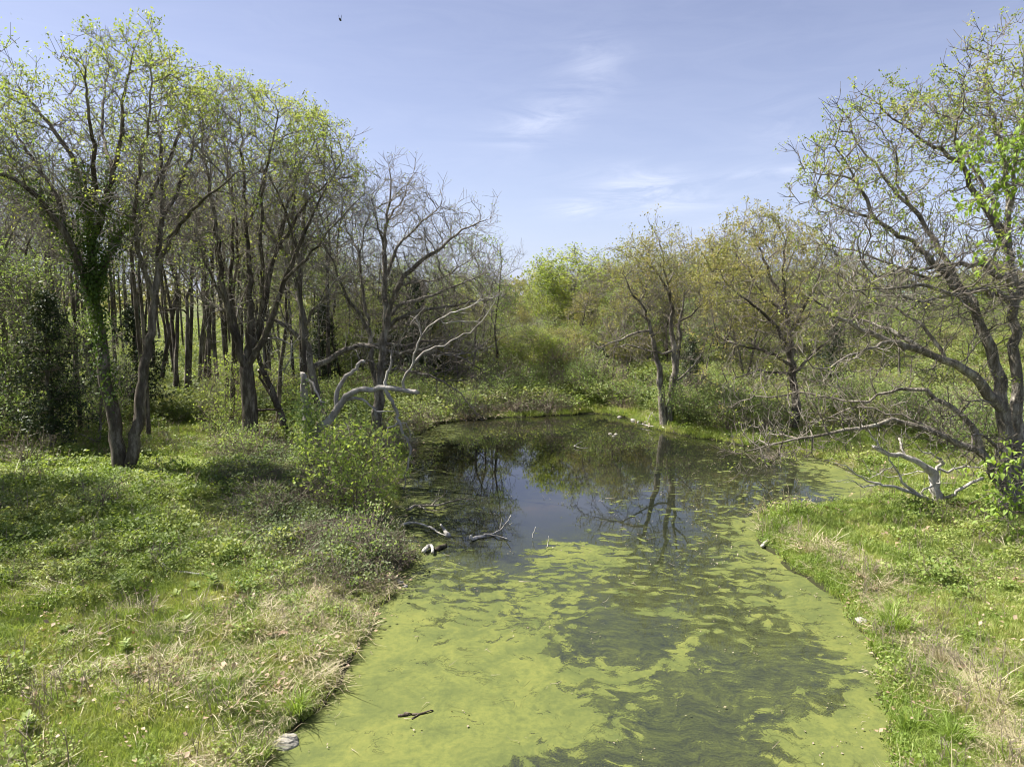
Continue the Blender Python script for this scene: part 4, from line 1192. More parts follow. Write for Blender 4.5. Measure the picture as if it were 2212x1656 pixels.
GW = 'bare-trunked trees crowded in the wood behind the left bank'
LW = 'tall slender thinly leaved tree standing in the crowded wood behind the left bank'
woods = []
wk = dict(leafm=LEAF_GREEN, leafper=6, leafsize=.12, leafspread=.16, bark=BARK_DARK, twigs=1, twiglen=.6, sides=7, thick=.05, rtip=.011, group=GW)
woods.append(proto_tree('woodland_tree', 17, .42, 3.4, .05, 7, 900, LW, spot(60, 44), 101, leafprob=.35, shape='vase', **wk))
woods.append(proto_tree('woodland_tree', 16, .5, 2.8, .08, 6, 750, LW, spot(150, 38), 102, leafprob=.25, shape='vase', **dict(wk, leafm=LEAF_OAK)))
woods.append(proto_tree('woodland_tree', 18, .35, 3.6, .05, 8, 900, LW, spot(380, 47), 103, leafprob=.5, shape='round', **wk))
woods.append(proto_tree('woodland_tree', 15, .45, 2.6, .1, 6, 650, LW, spot(440, 52), 104, leafprob=.15, shape='vase', **dict(wk, leafm=LEAF_OAK)))
woods.append(proto_tree('woodland_tree', 17, .62, 2.0, .03, 5, 420, LW, spot(330, 50), 105, leafprob=.35, shape='vase', r0=.15, **dict(wk, leafm=LEAF_OAK)))
woods.append(proto_tree('woodland_tree', 16, .58, 1.8, .04, 5, 380, LW, spot(250, 46), 106, leafprob=.3, shape='vase', r0=.13, **wk))
rw = np.random.default_rng(5)
wt_ = []
placed = [(o.location.x, o.location.y) for o in woods]
avoid = [tuple(on(268,1022)[:2]), tuple(on(540,957)[:2]), tuple(on(676,1015)[:2]), tuple(on(700,935)[:2]), tuple(on(812,938)[:2])]
cnt = 0; tries = 0
while cnt < 155 and tries < 12000:
    tries += 1
    d = 30 + 70 * rw.random() ** 1.5
    px = rw.uniform(-420, 780 if d > 44 else 660)
    if 330 < px < 470 and d < 42: continue
    if px < -60 and d < 46: continue
    p = at(px, 828, d)
    if min((p[0]-a)**2 + (p[1]-b)**2 for a, b in placed + avoid) < (1.0 + .010 * d) ** 2: continue
    placed.append((p[0], p[1]))
    wt_.append((px, d, dup(woods[(0, 1, 2, 3, 4, 5, 4, 5, 4, 5)[rw.integers(0, 10)]], (p[0], p[1], gz1(p[0], p[1])), rw.uniform(0, 6.28), rw.uniform(.78, .86 if d < 42 else 1.0), LW, GW)))
    cnt += 1
# the front row can be told apart by what it stands between
for lo_, hi_, where_ in ((-60, 118, 'left of the dark cedar'), (118, 268, 'between cedar and vine-clad tree'), (268, 540, 'between vine-clad tree and many-stemmed oak'), (540, 900, 'right of many-stemmed oak')):
    for near_, far_, row_ in ((0, 37, 'front row'), (37, 43, 'second row'), (43, 50, 'third row'), (50, 60, 'fourth row')):
        sel_ = sorted([t_ for t_ in wt_ if lo_ <= t_[0] < hi_ and near_ <= t_[1] < far_], key=lambda t_: t_[0])
        for i_, t_ in enumerate(sel_):
            t_[2]['label'] = 'slender tree ' + where_ + ', ' + row_ + ', ' + nth(i_) + ' from left'
# slim stems standing together beyond the clearing
GS = 'slim trunks standing together beyond the grassy clearing'
for i, (px, d) in enumerate(((372, 40.5), (385, 41), (400, 39.5), (410, 41.5), (428, 43), (448, 44))):
    p = at(px, 828, d)
    dup(woods[(1, 3, 0, 1, 3, 1)[i]], (p[0], p[1], gz1(p[0], p[1])), i * 1.3, .92, nth(i) + ' slim trunk from the left in the cluster beyond the clearing', GS)

# leafy trees at the end of the pond
ck = dict(bark=BARK, twigs=2, twiglen=.5, sides=7, thick=.05, rtip=.016, rtw=.009)
leafy = []
leafy.append(proto_tree('leafy_tree', 15, .25, 4.4, .04, 9, 1100, 'large rounded light green tree rising highest beyond the middle of the far shore', spot(1262, 62), 201, leafm=LEAF_OAK, leafper=7, leafsize=.22, leafspread=.22, leafprob=.8, forks=1, **ck))
leafy.append(proto_tree('leafy_tree', 13, .3, 3.6, .05, 7, 900, 'light green airy tree just right of the bare spreading oak', spot(1015, 46), 202, leafm=LEAF_GREEN, leafper=6, leafsize=.16, leafspread=.13, leafprob=.75, shape='round', **ck))
leafy.append(proto_tree('leafy_tree', 12, .25, 4.0, .05, 8, 900, 'bronze tinted tree on the skyline', spot(1100, 76), 203, leafm=LEAF_OLIVE, leafper=7, leafsize=.21, leafspread=.2, leafprob=.75, forks=2, **ck))
leafy.append(proto_tree('leafy_tree', 10, .15, 3.2, .06, 7, 800, 'fresh green understorey tree', spot(960, 52), 204, leafm=LEAF_MID, leafper=6, leafsize=.19, leafspread=.18, leafprob=.85, **ck))
leafy.append(proto_tree('leafy_tree', 9, .2, 2.8, .08, 8, 750, 'airy fresh green understorey tree at the left edge above the dark cedar', spot(40, 30), 205, leafm=LEAF_GREEN, leafper=8, leafsize=.11, leafspread=.18, leafprob=.85, **dict(ck, twigs=2)))
LEAFH = [PROTO_TOP[k] + .15 for k in (201, 202, 203, 204, 205)]
def scale_to(px, d, k, topy):
    """scale that lifts the crown top of kind k to the height seen at topy"""
    x, y, z = spot(px, d)
    return max(.3, (at(px, topy, d)[2] - z) / LEAFH[k])
leafy_px = ((1262, 62, 532), (1015, 46, 512), (1100, 76, 600), (960, 52, 690), (40, 30, 545))
for o, (px, d, ty), k in zip(leafy, leafy_px, range(5)):
    s = scale_to(px, d, k, ty); o.scale = (max(s, 1.15 if k == 0 else .62),) * 2 + (s,)
C_ = [ # px, distance, kind, height seen, label
 (880, 58, 3, 590, 'mid green tree behind the trunk of the bare spreading oak'),
 (960, 60, 0, 585, 'rounded green tree filling the gap behind the bare oak right branches'),
 (1050, 57, 3, 592, 'dense green tree whose crown ends left of the skyline gap'),
 (1085, 88, 1, 618, 'hazy far tree in the lowest dip of the skyline'),
 (1135, 92, 2, 600, 'far bronze tree in the skyline dip beside the hazy one'),
 (1165, 80, 1, 596, 'thin far tree with sky showing through left of the large rounded tree'),
 (1205, 66, 0, 572, 'smaller light green tree against the left flank of the large rounded tree'),
 (1240, 50, 3, 690, 'low fresh green tree in front of the large rounded tree'),
 (1140, 54, 3, 700, 'small bushy tree below the skyline dip beyond the pond end'),
 (1190, 52, 2, 712, 'small brownish tree beyond the pond end left of the green thicket'),
 (1320, 60, 2, 590, 'bronze crowned tree right of the large rounded tree'),
 (1310, 72, 0, 575, 'broad tree on the skyline between large rounded tree and forked shore tree'),
 (1390, 58, 3, 600, 'green tree behind the left branches of the forked shore tree'),
 (1375, 76, 1, 580, 'tall thin skyline tree behind the forked shore tree'),
 (1500, 56, 2, 560, 'bronze tree between the forked shore tree and the bronze-leaved oak'),
 (1560, 64, 0, 545, 'yellow-green tree behind the left crown of the bronze-leaved oak'),
 (1610, 50, 2, 520, 'olive tree directly behind the bronze-leaved oak'),
 (1700, 60, 1, 545, 'thin green tree seen through the bronze-leaved oak crown'),
 (1800, 56, 1, 570, 'thin tree on the slope right of the bronze-leaved oak'),
 (1870, 64, 3, 620, 'green tree on the slope behind the great oak lower limbs'),
 (1945, 47, 1, 600, 'grey trunked tree standing alone in the sunny slope meadow'),
 (2020, 62, 3, 610, 'bushy green tree on the slope behind the stems of the great oak'),
 (2110, 66, 0, 600, 'rounded tree on the ridge behind the great oak trunk'),
 (2210, 58, 3, 600, 'green tree at the right edge behind the great oak trunk'),
 (2300, 50, 0, 560, 'tree just past the right edge behind the great oak'),
 (740, 50, 4, 570, 'lime green tree behind the grey leaning tree'),
 (690, 60, 0, 510, 'yellow-green tree deep behind the grey leaning tree'),
 (840, 70, 0, 560, 'yellow-green tree far behind the bare spreading oak'),
 (600, 50, 4, 590, 'bright leafed tree between many-stemmed oak and grey leaning tree'),
 (920, 48, 1, 555, 'slim green tree just right of the bare oak trunk'),
 (1010, 78, 2, 590, 'bronze tree far behind the airy light green tree'),
 (1440, 68, 0, 565, 'yellow-green tree far behind the forked shore tree stems'),
 (1350, 47, 1, 640, 'single pale trunked tree on the shore left of the forked shore tree'),
 (1090, 50, 1, 705, 'thin sapling-like tree near the end of the pond below the skyline dip'),
 (-40, 29, 4, 520, 'fresh green tree at the left edge in front of the wood'),
 (95, 32, 4, 570, 'light green understorey tree at left behind the dark cedar'),
 (200, 29, 4, 680, 'low light green tree leafing between the twin trunks and the dark cedar'),
 (700, 56, 3, 640, 'green understorey tree in the gap between snag and grey leaning tree'),
 (790, 46, 3, 700, 'low green tree behind the left stem of the bare spreading oak'),
]
for i, (px, d, k, ty, lab) in enumerate(C_):
    if px > 1215 and ty < 660: ty -= 18
    x, y, z = spot(px, d); s = scale_to(px, d, k, ty)
    w_ = max(s, .6 if k != 3 else .5)
    dup(leafy[k], (x, y, z), i * 1.7 + 1, (w_, w_, s), lab)
for i in range(16):
    px = 690 + 26 * i + 9 * math.sin(i * 5); d = 44 + 7 * abs(math.sin(i * 2.7)) + (i % 3) * 4
    x, y, z = spot(px, d)
    dup(woods[(5, 1, 4, 3)[i % 4]], (x, y, z), i * 1.9, .60 + .1 * math.sin(i * 3), nth(i) + ' slender dark trunk from the left behind snag and bare oak', 'slender trunks behind the bare spreading oak')
# trees off to the left, outside the picture, that shade the left bank
for i, (x, y, s) in enumerate(((-18.6, 21.3, .95), (-19.6, 17.4, .9), (-23.5, 21, .95), (-16.5, 11.5, .62))):
    dup((woods[2], woods[0], leafy[0], woods[1])[i], (x, y, gz1(x, y)), i * 2.0, s, ('tall tree at the very left edge whose crown reaches the top left corner', 'tree past the left edge whose shadow falls across the middle of the left bank', 'tree past the left edge deeper towards the wood', 'tree past the left edge nearest the viewer')[i], 'trees standing past the left edge')

rt_ = np.random.default_rng(21)
GU = 'young trees in the thicket beyond the far end of the pond'
for i in range(34):
    px = 640 + 900 * (i + rt_.uniform(0, 1)) / 34; d = rt_.uniform(47, 74); k = (3, 2, 1, 2, 0)[i % 5]
    x, y, z = spot(px, d); s = scale_to(px, d, k, rt_.uniform(700, 750) if 1020 < px < 1215 else rt_.uniform(612, 720))
    dup(leafy[k], (x, y, z), i * 2.1, (max(s, .45), max(s, .45), s), nth(i) + ' low young leafy tree from the left in the thicket beyond the pond', GU)
GM = 'slim grey trunked trees among the leafy ones beyond the pond'
WH = [PROTO_TOP[k] for k in (101, 102, 103, 104, 105, 106)]
for i in range(30):
    px = 700 + 850 * (i + rt_.uniform(0, 1)) / 30; d = rt_.uniform(45, 72); k = (1, 3, 5, 0, 4)[i % 5]
    x, y, z = spot(px, d); s = max(.3, (at(px, rt_.uniform(700, 740) if 1020 < px < 1215 else rt_.uniform(590, 690), d)[2] - z) / WH[k])
    dup(woods[k], (x, y, z), i * 2.3, (s * 1.25, s * 1.25, s), nth(i) + ' slim grey trunked tree from the left among the leafy trees beyond the pond', GM)
GF = 'upright trees of the far wood behind the pond'
for i in range(44):
    px = 1225 + 700 * (i + rt_.uniform(0, 1)) / 44; d = rt_.uniform(54, 84); k = (2, 0, 4, 5, 1)[i % 5]
    x, y, z = spot(px, d); s = max(.3, (at(px, rt_.uniform(545, 605), d)[2] - z) / WH[k])
    dup(woods[k], (x, y, z), i * 2.7, (s * 1.35, s * 1.35, s), nth(i) + ' upright tree from the left in the far wood behind the pond', GF)
GD = 'scattered trees on the sunny slope'
for i in range(16):
    px = 1560 + 760 * (i + rt_.uniform(0, 1)) / 16; d = rt_.uniform(50, 95); k = (3, 0, 2, 1)[i % 4]
    x, y, z = spot(px, d); s = scale_to(px, d, k, rt_.uniform(585, 660))
    dup(leafy[k], (x, y, z), i * 1.3, (max(s, .5), max(s, .5), s), nth(i) + ' scrubby tree from the left along the top of the sunny slope', GD)
# far hedge of the skyline: woods that read as one mass
# (built from many small leaf clumps on a low ridge)
rr = np.random.default_rng(9)
C = []
for i in range(150):
    x = rr.uniform(-190, 210); y = 105 + rr.uniform(0, 90) + abs(x) * .1
    h = rr.uniform(6, 10); w = rr.uniform(3, 5); z = gz1(x, y)
    q = rr.normal(0, 1, (90, 3)); q /= np.linalg.norm(q, axis=1, keepdims=True); q *= rr.uniform(.5, 1, (90, 1))
    q = q * np.array([w, w, h * .45]) + np.array([x, y, z + h * .55]); C.append(q)
C = np.concatenate(C)
V, F = leaves(C, 4, .7, .45, 3, 0, wid=.8)
o = obj('far_woods', mesh_from('far_woods', V, [F], leaf_mat('far_foliage', [(.12, .16, .06), (.2, .22, .09), (.27, .25, .12), (.2, .19, .13)], .3, scale=.12)))
props(o, 'distant woods closing the skyline beyond the pond and the slope', 'woods', kind='stuff'); TRI[0] += len(F)

# ------------------------------------------------------------------ cedars
def cedar(loc, H, w, label, seed, sc=1.0, rz=0):
    r = np.random.default_rng(seed)
    P = [np.array([0, 0, -.2])]; par = [-1]; R = [.14 * H / 6]
    k = int(H / .4)
    for j in range(k): P.append(np.array([r.normal(0, .02), r.normal(0, .02), (j + 1) * H / k])); par.append(j); R.append(.14 * H / 6 * (1 - .9 * (j + 1) / k))
    tips = []
    n0 = len(P)
    for j in range(2, n0):
        t = j / n0
        for b in range(6):
            a = r.uniform(0, 6.28); L = w * (1 - t) ** .7 * r.uniform(.6, 1.15) * min(1, .55 + t * 2.2)
            d = np.array([math.cos(a), math.sin(a), r.uniform(-.1, .45)]); last = j; q = P[j].copy()
            m = max(2, int(L / .35))
            for s in range(m):
                d = d + r.normal(0, .12, 3); d[2] += .02; d /= np.linalg.norm(d); q = q + d * L / m
                P.append(q.copy()); par.append(last); R.append(.022 * (1 - .6 * s / m)); last = len(P) - 1
                if s >= 0: tips += [q + r.normal(0, .1, 3) for _ in range(6)]
    P = np.array(P); par = np.array(par); R = np.array(R)
    root = empty('cedar_tree', (0, 0, 0), label, 'tree')
    V, F = tubes(P, par, R, .03, 9, 7, .05, seed); obj('trunk', mesh_from('trunk', V, [F], BARK_DARK, True), root)
    V, F = tubes(P, par, R, 0, .03, 3); o = obj('branches', mesh_from('branches', V, [F], TWIG_BR), root); o['kind'] = 'stuff'
    V, F = leaves(np.array(tips), 4, .20, .11, seed, .3, wid=.35); TRI[0] += len(F)
    o = obj('crown', mesh_from('crown', V, [F], LEAF_CEDAR), root); o['kind'] = 'stuff'
    root.location = tuple(loc); root.scale = (sc,) * 3; root.rotation_euler = (0, 0, rz)
    return root
def gp(px, py): p = on(px, py); return (p[0], p[1], p[2])
ced = cedar(gp(118, 975), 6.2, 2.0, 'dark cedar with drooping sprays at the left in front of the wood', 301)
ced2 = cedar(spot(300, 35), 5.6, 2.0, 'dark cedar right behind the twin-stemmed vine tree', 302)
for i, (x, y, z, s, lab) in enumerate((
    (*spot(900, 47), 1.15, 'dark cedar in the shade behind the bare spreading oak'),
    (*spot(955, 49), 1.05, 'dark low cedar right of the bare spreading oak trunk'),
    (*spot(860, 50), 1.2, 'dark cedar left behind the bare spreading oak trunk'),
    (*spot(1795, 44), .75, 'round dark cedar on the sunny slope under the great oak limbs'),
    (*spot(1490, 43), .62, 'dark green cedar right behind the forked shore tree'),
    (*spot(1300, 47), .55, 'low dark cedar beside the green thicket at the far shore'),
    (*spot(700, 47), .9, 'dark cedar in the shade behind the grey leaning tree'),
    (*spot(210, 37), .8, 'dark cedar left behind the twin-stemmed vine tree'),
    (*spot(-30, 31), 1.0, 'dark cedar at the left edge of the wood'),
    (*spot(1905, 58), .5, 'small dark cedar higher up the sunny slope'))):
    dup((ced, ced2)[i % 2], (x, y, z), i * 1.1, s, lab)

# ------------------------------------------------------------------ shrubs
def shrub(name, H, w, loc, label, seed, mat, lp=5, ls=.10, natt=420, cat='shrub', twigm=None, spread=.08, prob=1.0, stems=7, maxn=1500, group=None, step=.2, rz=0, sc=1.0, droop=0):
    r = np.random.default_rng(seed)
    P = [np.array([0, 0, -.1])]; par = [-1]; fx = [.05]
    for s in range(stems):
        a = s * 6.28 / stems + r.uniform(-.4, .4); d = np.array([math.cos(a) * .5, math.sin(a) * .5, 1]); q = P[0].copy(); last = 0
        k = int(H * .55 / .2)
        for j in range(k):
            d = d + r.normal(0, .12, 3); d /= np.linalg.norm(d); q = q + d * .2
            P.append(q.copy()); par.append(last); fx.append(.03 * (1 - .6 * j / k)); last = len(P) - 1
    q = r.normal(0, 1, (natt, 3)); q /= np.linalg.norm(q, axis=1, keepdims=True); q *= r.uniform(.25, 1, (natt, 1)) ** .6
    q = q * np.array([w, w, H * .52]) + np.array([0, 0, H * .52])
    q = q[q[:, 2] > .05]
    f_ = fnoise(q[:, 0] + .4 * q[:, 1], q[:, 2] - .5 * q[:, 1], .8, seed + 50, 2); q = q[f_ > -.05]
    P0 = np.array(P)
    P2, par2 = colonize(P0, np.array(par), q, step, 1.2, .2, 80, .35, .05, maxn, seed)
    fixed = np.zeros(len(P2)); fixed[:len(P0)] = fx
    root, *_ = build_tree(name, (0, 0, 0), P2, par2, fixed, label, cat, group, seed=seed, rtip=.006, twigs=1, twiglen=.3, leafper=lp, leafsize=ls, leafspread=spread,
                          leafprob=prob, leafm=mat, bark=BARK, twigm=twigm or TWIG_BR, thick=.03, sides=6, leafname='foliage', droop=droop)
    root.location = tuple(loc); root.rotation_euler = (0, 0, rz); root.scale = (sc,) * 3
    return root
S1 = shrub('bright_bush', 2.7, 1.65, gp(765, 1105), 'big lime green bush on the bank in front of the snag beside the water', 401, LEAF_LIME, lp=4, ls=.14, natt=3200, maxn=4200, prob=.95)
S2 = shrub('green_shrub', 1.3, .95, gp(803, 1215), 'dark green low shrub at the tip of the left bank above the waterline', 402, LEAF_GREEN, lp=5, ls=.085, natt=1500, maxn=2200)
S5 = shrub('green_thicket', 2.7, 2.1, gp(1290, 868), 'fresh green shrub thicket nearest the middle of the far shore', 405, LEAF_GREEN, lp=6, ls=.11, natt=3200, maxn=4200, spread=.12, step=.24, stems=11)
S3 = shrub('feathery_shrub', 3.6, 1.5, gp(492, 940), 'feathery lime green shrub at the right side of the grassy clearing', 403, LEAF_LIME, lp=5, ls=.10, natt=2200, prob=1.0, maxn=3200, droop=.3)
S4 = shrub('bramble_thicket', 1.1, 1.4, gp(590, 1120), 'brown tangled thicket on the left bank below the rotten log', 404, LEAF_BRAMBLE, lp=2, ls=.07, natt=800, prob=.45, stems=12, maxn=2400, cat='thicket', step=.16)
Dn = [ # proto, px, py or depth, scale, name-label
 (S3, 600, 905, .85, 'feathery lime green shrub behind the leaning dead trunk'),
 (S3, 455, 900, .55, 'small feathery green shrub at the far left edge of the clearing'),
 (S5, 1235, 850, 1.12, 'bright green bush higher up behind the far shore thicket'),
 (S5, 1180, 858, 0.84, 'green shrub at the left of the far shore thicket'),
 (S3, 1190, 838, .9, 'feathery light green young tree above the far shore thicket'),
 (S2, 1345, 885, 1.4, 'round green shrub left of the far grassy landing'),
 (S2, 1405, 878, 1.5, 'green shrub left behind the forked shore tree'),
 (S5, 1490, 915, 0.84, 'green shrub just right of the forked shore tree'),
 (S5, 1530, 900, 0.93, 'green shrub farther right of the forked shore tree'),
 (S2, 1575, 935, 1.1, 'low green shrub on the shore right of the forked shore tree'),
 (S5, 1620, 895, 0.98, 'mid green shrub left of the bronze-leaved oak trunk'),
 (S2, 1655, 930, 1.2, 'low shrub beside the bronze-leaved oak trunk'),
 (S5, 1790, 900, 0.88, 'green shrub right of the bronze-leaved oak trunk'),
 (S5, 2050, 960, 1.02, 'wide green shrub behind the low limbs of the great oak'),
 (S5, 2110, 985, 0.93, 'green shrub left of the great oak trunk'),
 (S5, 1980, 935, 0.79, 'green shrub up the slope between the low oak limbs'),
 (S5, 2215, 1000, 1.02, 'green shrub right behind the great oak trunk'),
 (S5, 1880, 880, 0.74, 'green shrub on the slope above the right arm of the pond'),
 (S2, 895, 930, 1.3, 'bright green low shrub at the head of the left shore'),
 (S2, 1005, 902, 1.0, 'dark green small bush at the far left shore edge'),
 (S2, 560, 1000, 1.2, 'green shrub below the many-stemmed oak'),
 (S2, 500, 985, 1.0, 'low green shrub at the clearing edge left of the many-stemmed oak'),
 (S5, 725, 1000, 0.74, 'green shrub between the snag and the bright bush'),
 (S2, 230, 1110, .8, 'low dark green bush in the shaded grass of the left bank'),
 (S5, 880, 878, 0.88, 'green shrub behind the bare spreading oak trunk'),
 (S5, 1060, 870, 0.84, 'green shrub beyond the end of the brown far bank'),
 (S5, 1090, 862, 1.02, 'large green shrub beyond the brown far bank'),
 (S5, 760, 905, 0.84, 'green shrub behind the heavy bleached limb'),
 (S5, 20, 960, 1.12, 'green shrub at the left edge below the cedar'),
 (S5, 200, 930, 0.74, 'green shrub behind the twin-stemmed vine tree'),
 (S4, 690, 1105, .85, 'brown tangled thicket left of the big lime green bush'),
 (S4, 640, 1180, .55, 'low brown thicket sprawling toward the grassy left bank'),
 (S4, 740, 1185, .75, 'brown thicket at the foot of the big lime green bush'),
 (S4, 845, 1220, .5, 'dark dry thicket overhanging the water at the left bank tip'),
 (S4, 555, 1065, .7, 'green and brown thicket left of the rotten log'),
 (S4, 830, 985, 1.0, 'brown thicket on the shore behind the hanging dead branch'),
 (S4, 1040, 880, 1.2, 'brown bramble mound on the far left shore'),
 (S4, 1115, 892, 1.2, 'brown bramble mound right in the middle of the far shore'),
 (S4, 1180, 892, 1.3, 'bramble mound with green leaves at the corner of the far shore'),
 (S4, 960, 885, 1.1, 'brown bramble mound left on the far shore'),
 (S4, 1110, 850, 1.3, 'purplish brown bramble behind the far shore mounds'),
 (S4, 1930, 860, 1.1, 'brown bramble on the sunny slope'),
 (S4, 60, 1010, 1.1, 'heap of brown brush below the dark cedar'),
 (S4, 1660, 1000, .7, 'brown bramble at the far edge of the right arm of the pond'),
]
for i, (pr, px, py, s, lab) in enumerate(Dn):
    dup(pr, gp(px, py), i * 1.9, (s, s, s * (.85 + .3 * ((i * 7) % 5) / 5)), lab)
# ------------------------------------------------------------------ ground cover (nobody could count it)
def blade_clump(seed, n, rad, h, w, lean, flat=False, segs=2):
    r = np.random.default_rng(seed)
    V = []; F = []; Fq_ = []
    for i in range(n):
        a = r.uniform(0, 6.28); rr_ = rad * math.sqrt(r.random()); x, y = rr_ * math.cos(a), rr_ * math.sin(a)
        hh = h * r.uniform(.45, 1.2); b = r.uniform(0, 6.28); ln = lean * r.uniform(.3, 1.4)
        dx, dy = math.cos(b) * ln * hh, math.sin(b) * ln * hh
        c = r.uniform(0, 6.28); sx, sy = math.cos(c) * w / 2, math.sin(c) * w / 2
        k = len(V)
        V += [(x - sx, y - sy, -.01), (x + sx, y + sy, -.01), (x + dx * .4 - sx * .8, y + dy * .4 - sy * .8, hh * .62), (x + dx * .4 + sx * .8, y + dy * .4 + sy * .8, hh * .62), (x + dx, y + dy, hh * (1 - .25 * ln))]
        F += [(k, k+1, k+3), (k, k+3, k+2), (k+2, k+3, k+4)]
    return np.array(V), np.array(F)
def straw_clump(seed, n, rad, L, w):
    r = np.random.default_rng(seed); V = []; F = []
    for i in range(n):
        a = r.uniform(0, 6.28); x, y = r.normal(0, rad * .5, 2); d = np.array([math.cos(a), math.sin(a), r.normal(.12, .16)]); l_ = L * r.uniform(.3, 1.1)
        s = np.array([-math.sin(a), math.cos(a), r.normal(0, .3)]) * w / 2; p = np.array([x, y, r.uniform(.0, .05)])
        m = p + d * l_ * .5 + r.normal(0, .02, 3); e = p + d * l_ + r.normal(0, .04, 3); k = len(V)
        V += [p - s, p + s, m + s, m - s, e]; F += [(k, k+1, k+2), (k, k+2, k+3), (k+3, k+2, k+4)]
    return np.array(V), np.array(F)
def herb_clump(seed, n, rad, h, size):
    r = np.random.default_rng(seed)
    C = np.stack([r.normal(0, rad * .55, n), r.normal(0, rad * .55, n), r.uniform(.02, h, n)], -1)
    m = n; d = np.stack([C[:, 0], C[:, 1], np.zeros(m)], -1) * 1.5 + r.normal(0, .4, (m, 3)); d[:, 2] = r.normal(.05, .25, m)
    d /= np.linalg.norm(d, axis=1, keepdims=True)
    up = np.array([0, 0, 1.0]) + r.normal(0, .3, (m, 3)); s = np.cross(d, up); s /= np.linalg.norm(s, axis=1, keepdims=True)
    L = size * r.uniform(.5, 1.3, (m, 1)); a = C + d * L * .5 + s * L * .36; b = C + d * L * .5 - s * L * .36; a[:, 2] += L[:, 0] * .1; b[:, 2] += L[:, 0] * .1
    V = np.stack([C, a, C + d * L, b], 1).reshape(-1, 3); k = np.arange(m)[:, None] * 4
    return V, np.concatenate([k + np.array([0, 1, 2]), k + np.array([0, 2, 3])], 0)
def stem_clump(seed, n, rad, H, w=.006):
    r = np.random.default_rng(seed); P = []; par = []; R = []
    for i in range(n):
        q = np.array([r.normal(0, rad), r.normal(0, rad), -.02]); d = np.array([r.normal(0, .18), r.normal(0, .18), 1]); last = -1
        P.append(q.copy()); par.append(-1); R.append(w)
        last = len(P) - 1; k = 5; h = H * r.uniform(.5, 1.2)
        for j in range(k):
            d = d + r.normal(0, .07, 3); d /= np.linalg.norm(d); q = q + d * h / k; P.append(q.copy()); par.append(last); R.append(w * (1 - .12 * j)); last = len(P) - 1
            if j > 1:
                for b in range(2):
                    e = q + np.array([r.normal(0, .10), r.normal(0, .10), r.uniform(.05, .18)]) * H; P.append(e); par.append(last); R.append(w * .5)
    return tubes(np.array(P), np.array(par), np.array(R), 0, 9, 3)
def bramble_clump(seed, n, rad, H):
    r = np.random.default_rng(seed); P = []; par = []; R = []
    for i in range(n):
        a = r.uniform(0, 6.28); q = np.array([r.normal(0, rad * .3), r.normal(0, rad * .3), 0]); d = np.array([math.cos(a) * .5, math.sin(a) * .5, 1.1]); P.append(q.copy()); par.append(-1); R.append(.006); last = len(P) - 1
        k = 6; L = H * r.uniform(1.2, 2.2)
        for j in range(k):
            d[2] -= .42; d += r.normal(0, .15, 3); dn = d / np.linalg.norm(d); q = q + dn * L / k; q[2] = max(q[2], .02); P.append(q.copy()); par.append(last); R.append(.005); last = len(P) - 1
            if r.random() < .7: P.append(q + r.normal(0, .12, 3)); par.append(last); R.append(.003)
    return tubes(np.array(P), np.array(par), np.array(R), 0, 9, 3)

G_FRESH = leaf_mat('fresh_grass', [(.105, .165, .04), (.185, .25, .06), (.275, .335, .085), (.38, .38, .15)], .35, scale=.9)
G_LUSH = leaf_mat('lush_grass', [(.115, .18, .03), (.17, .25, .042), (.25, .33, .065)], .35, scale=.6)
G_DRY = leaf_mat('dry_straw', [(.23, .195, .105), (.33, .285, .165), (.44, .39, .25), (.27, .23, .14)], .15, scale=.8)
G_GREY = leaf_mat('dead_stems', [(.17, .135, .095), (.26, .215, .15), (.35, .30, .22)], .1, scale=.8)
G_HERB = leaf_mat('herb_leaves', [(.095, .145, .028), (.15, .215, .045), (.23, .295, .07), (.33, .36, .12)], .35, scale=.7)
G_LITTER = leaf_mat('fallen_oak_leaves', [(.20, .13, .08), (.32, .23, .15), (.45, .35, .24)], .15, scale=1)

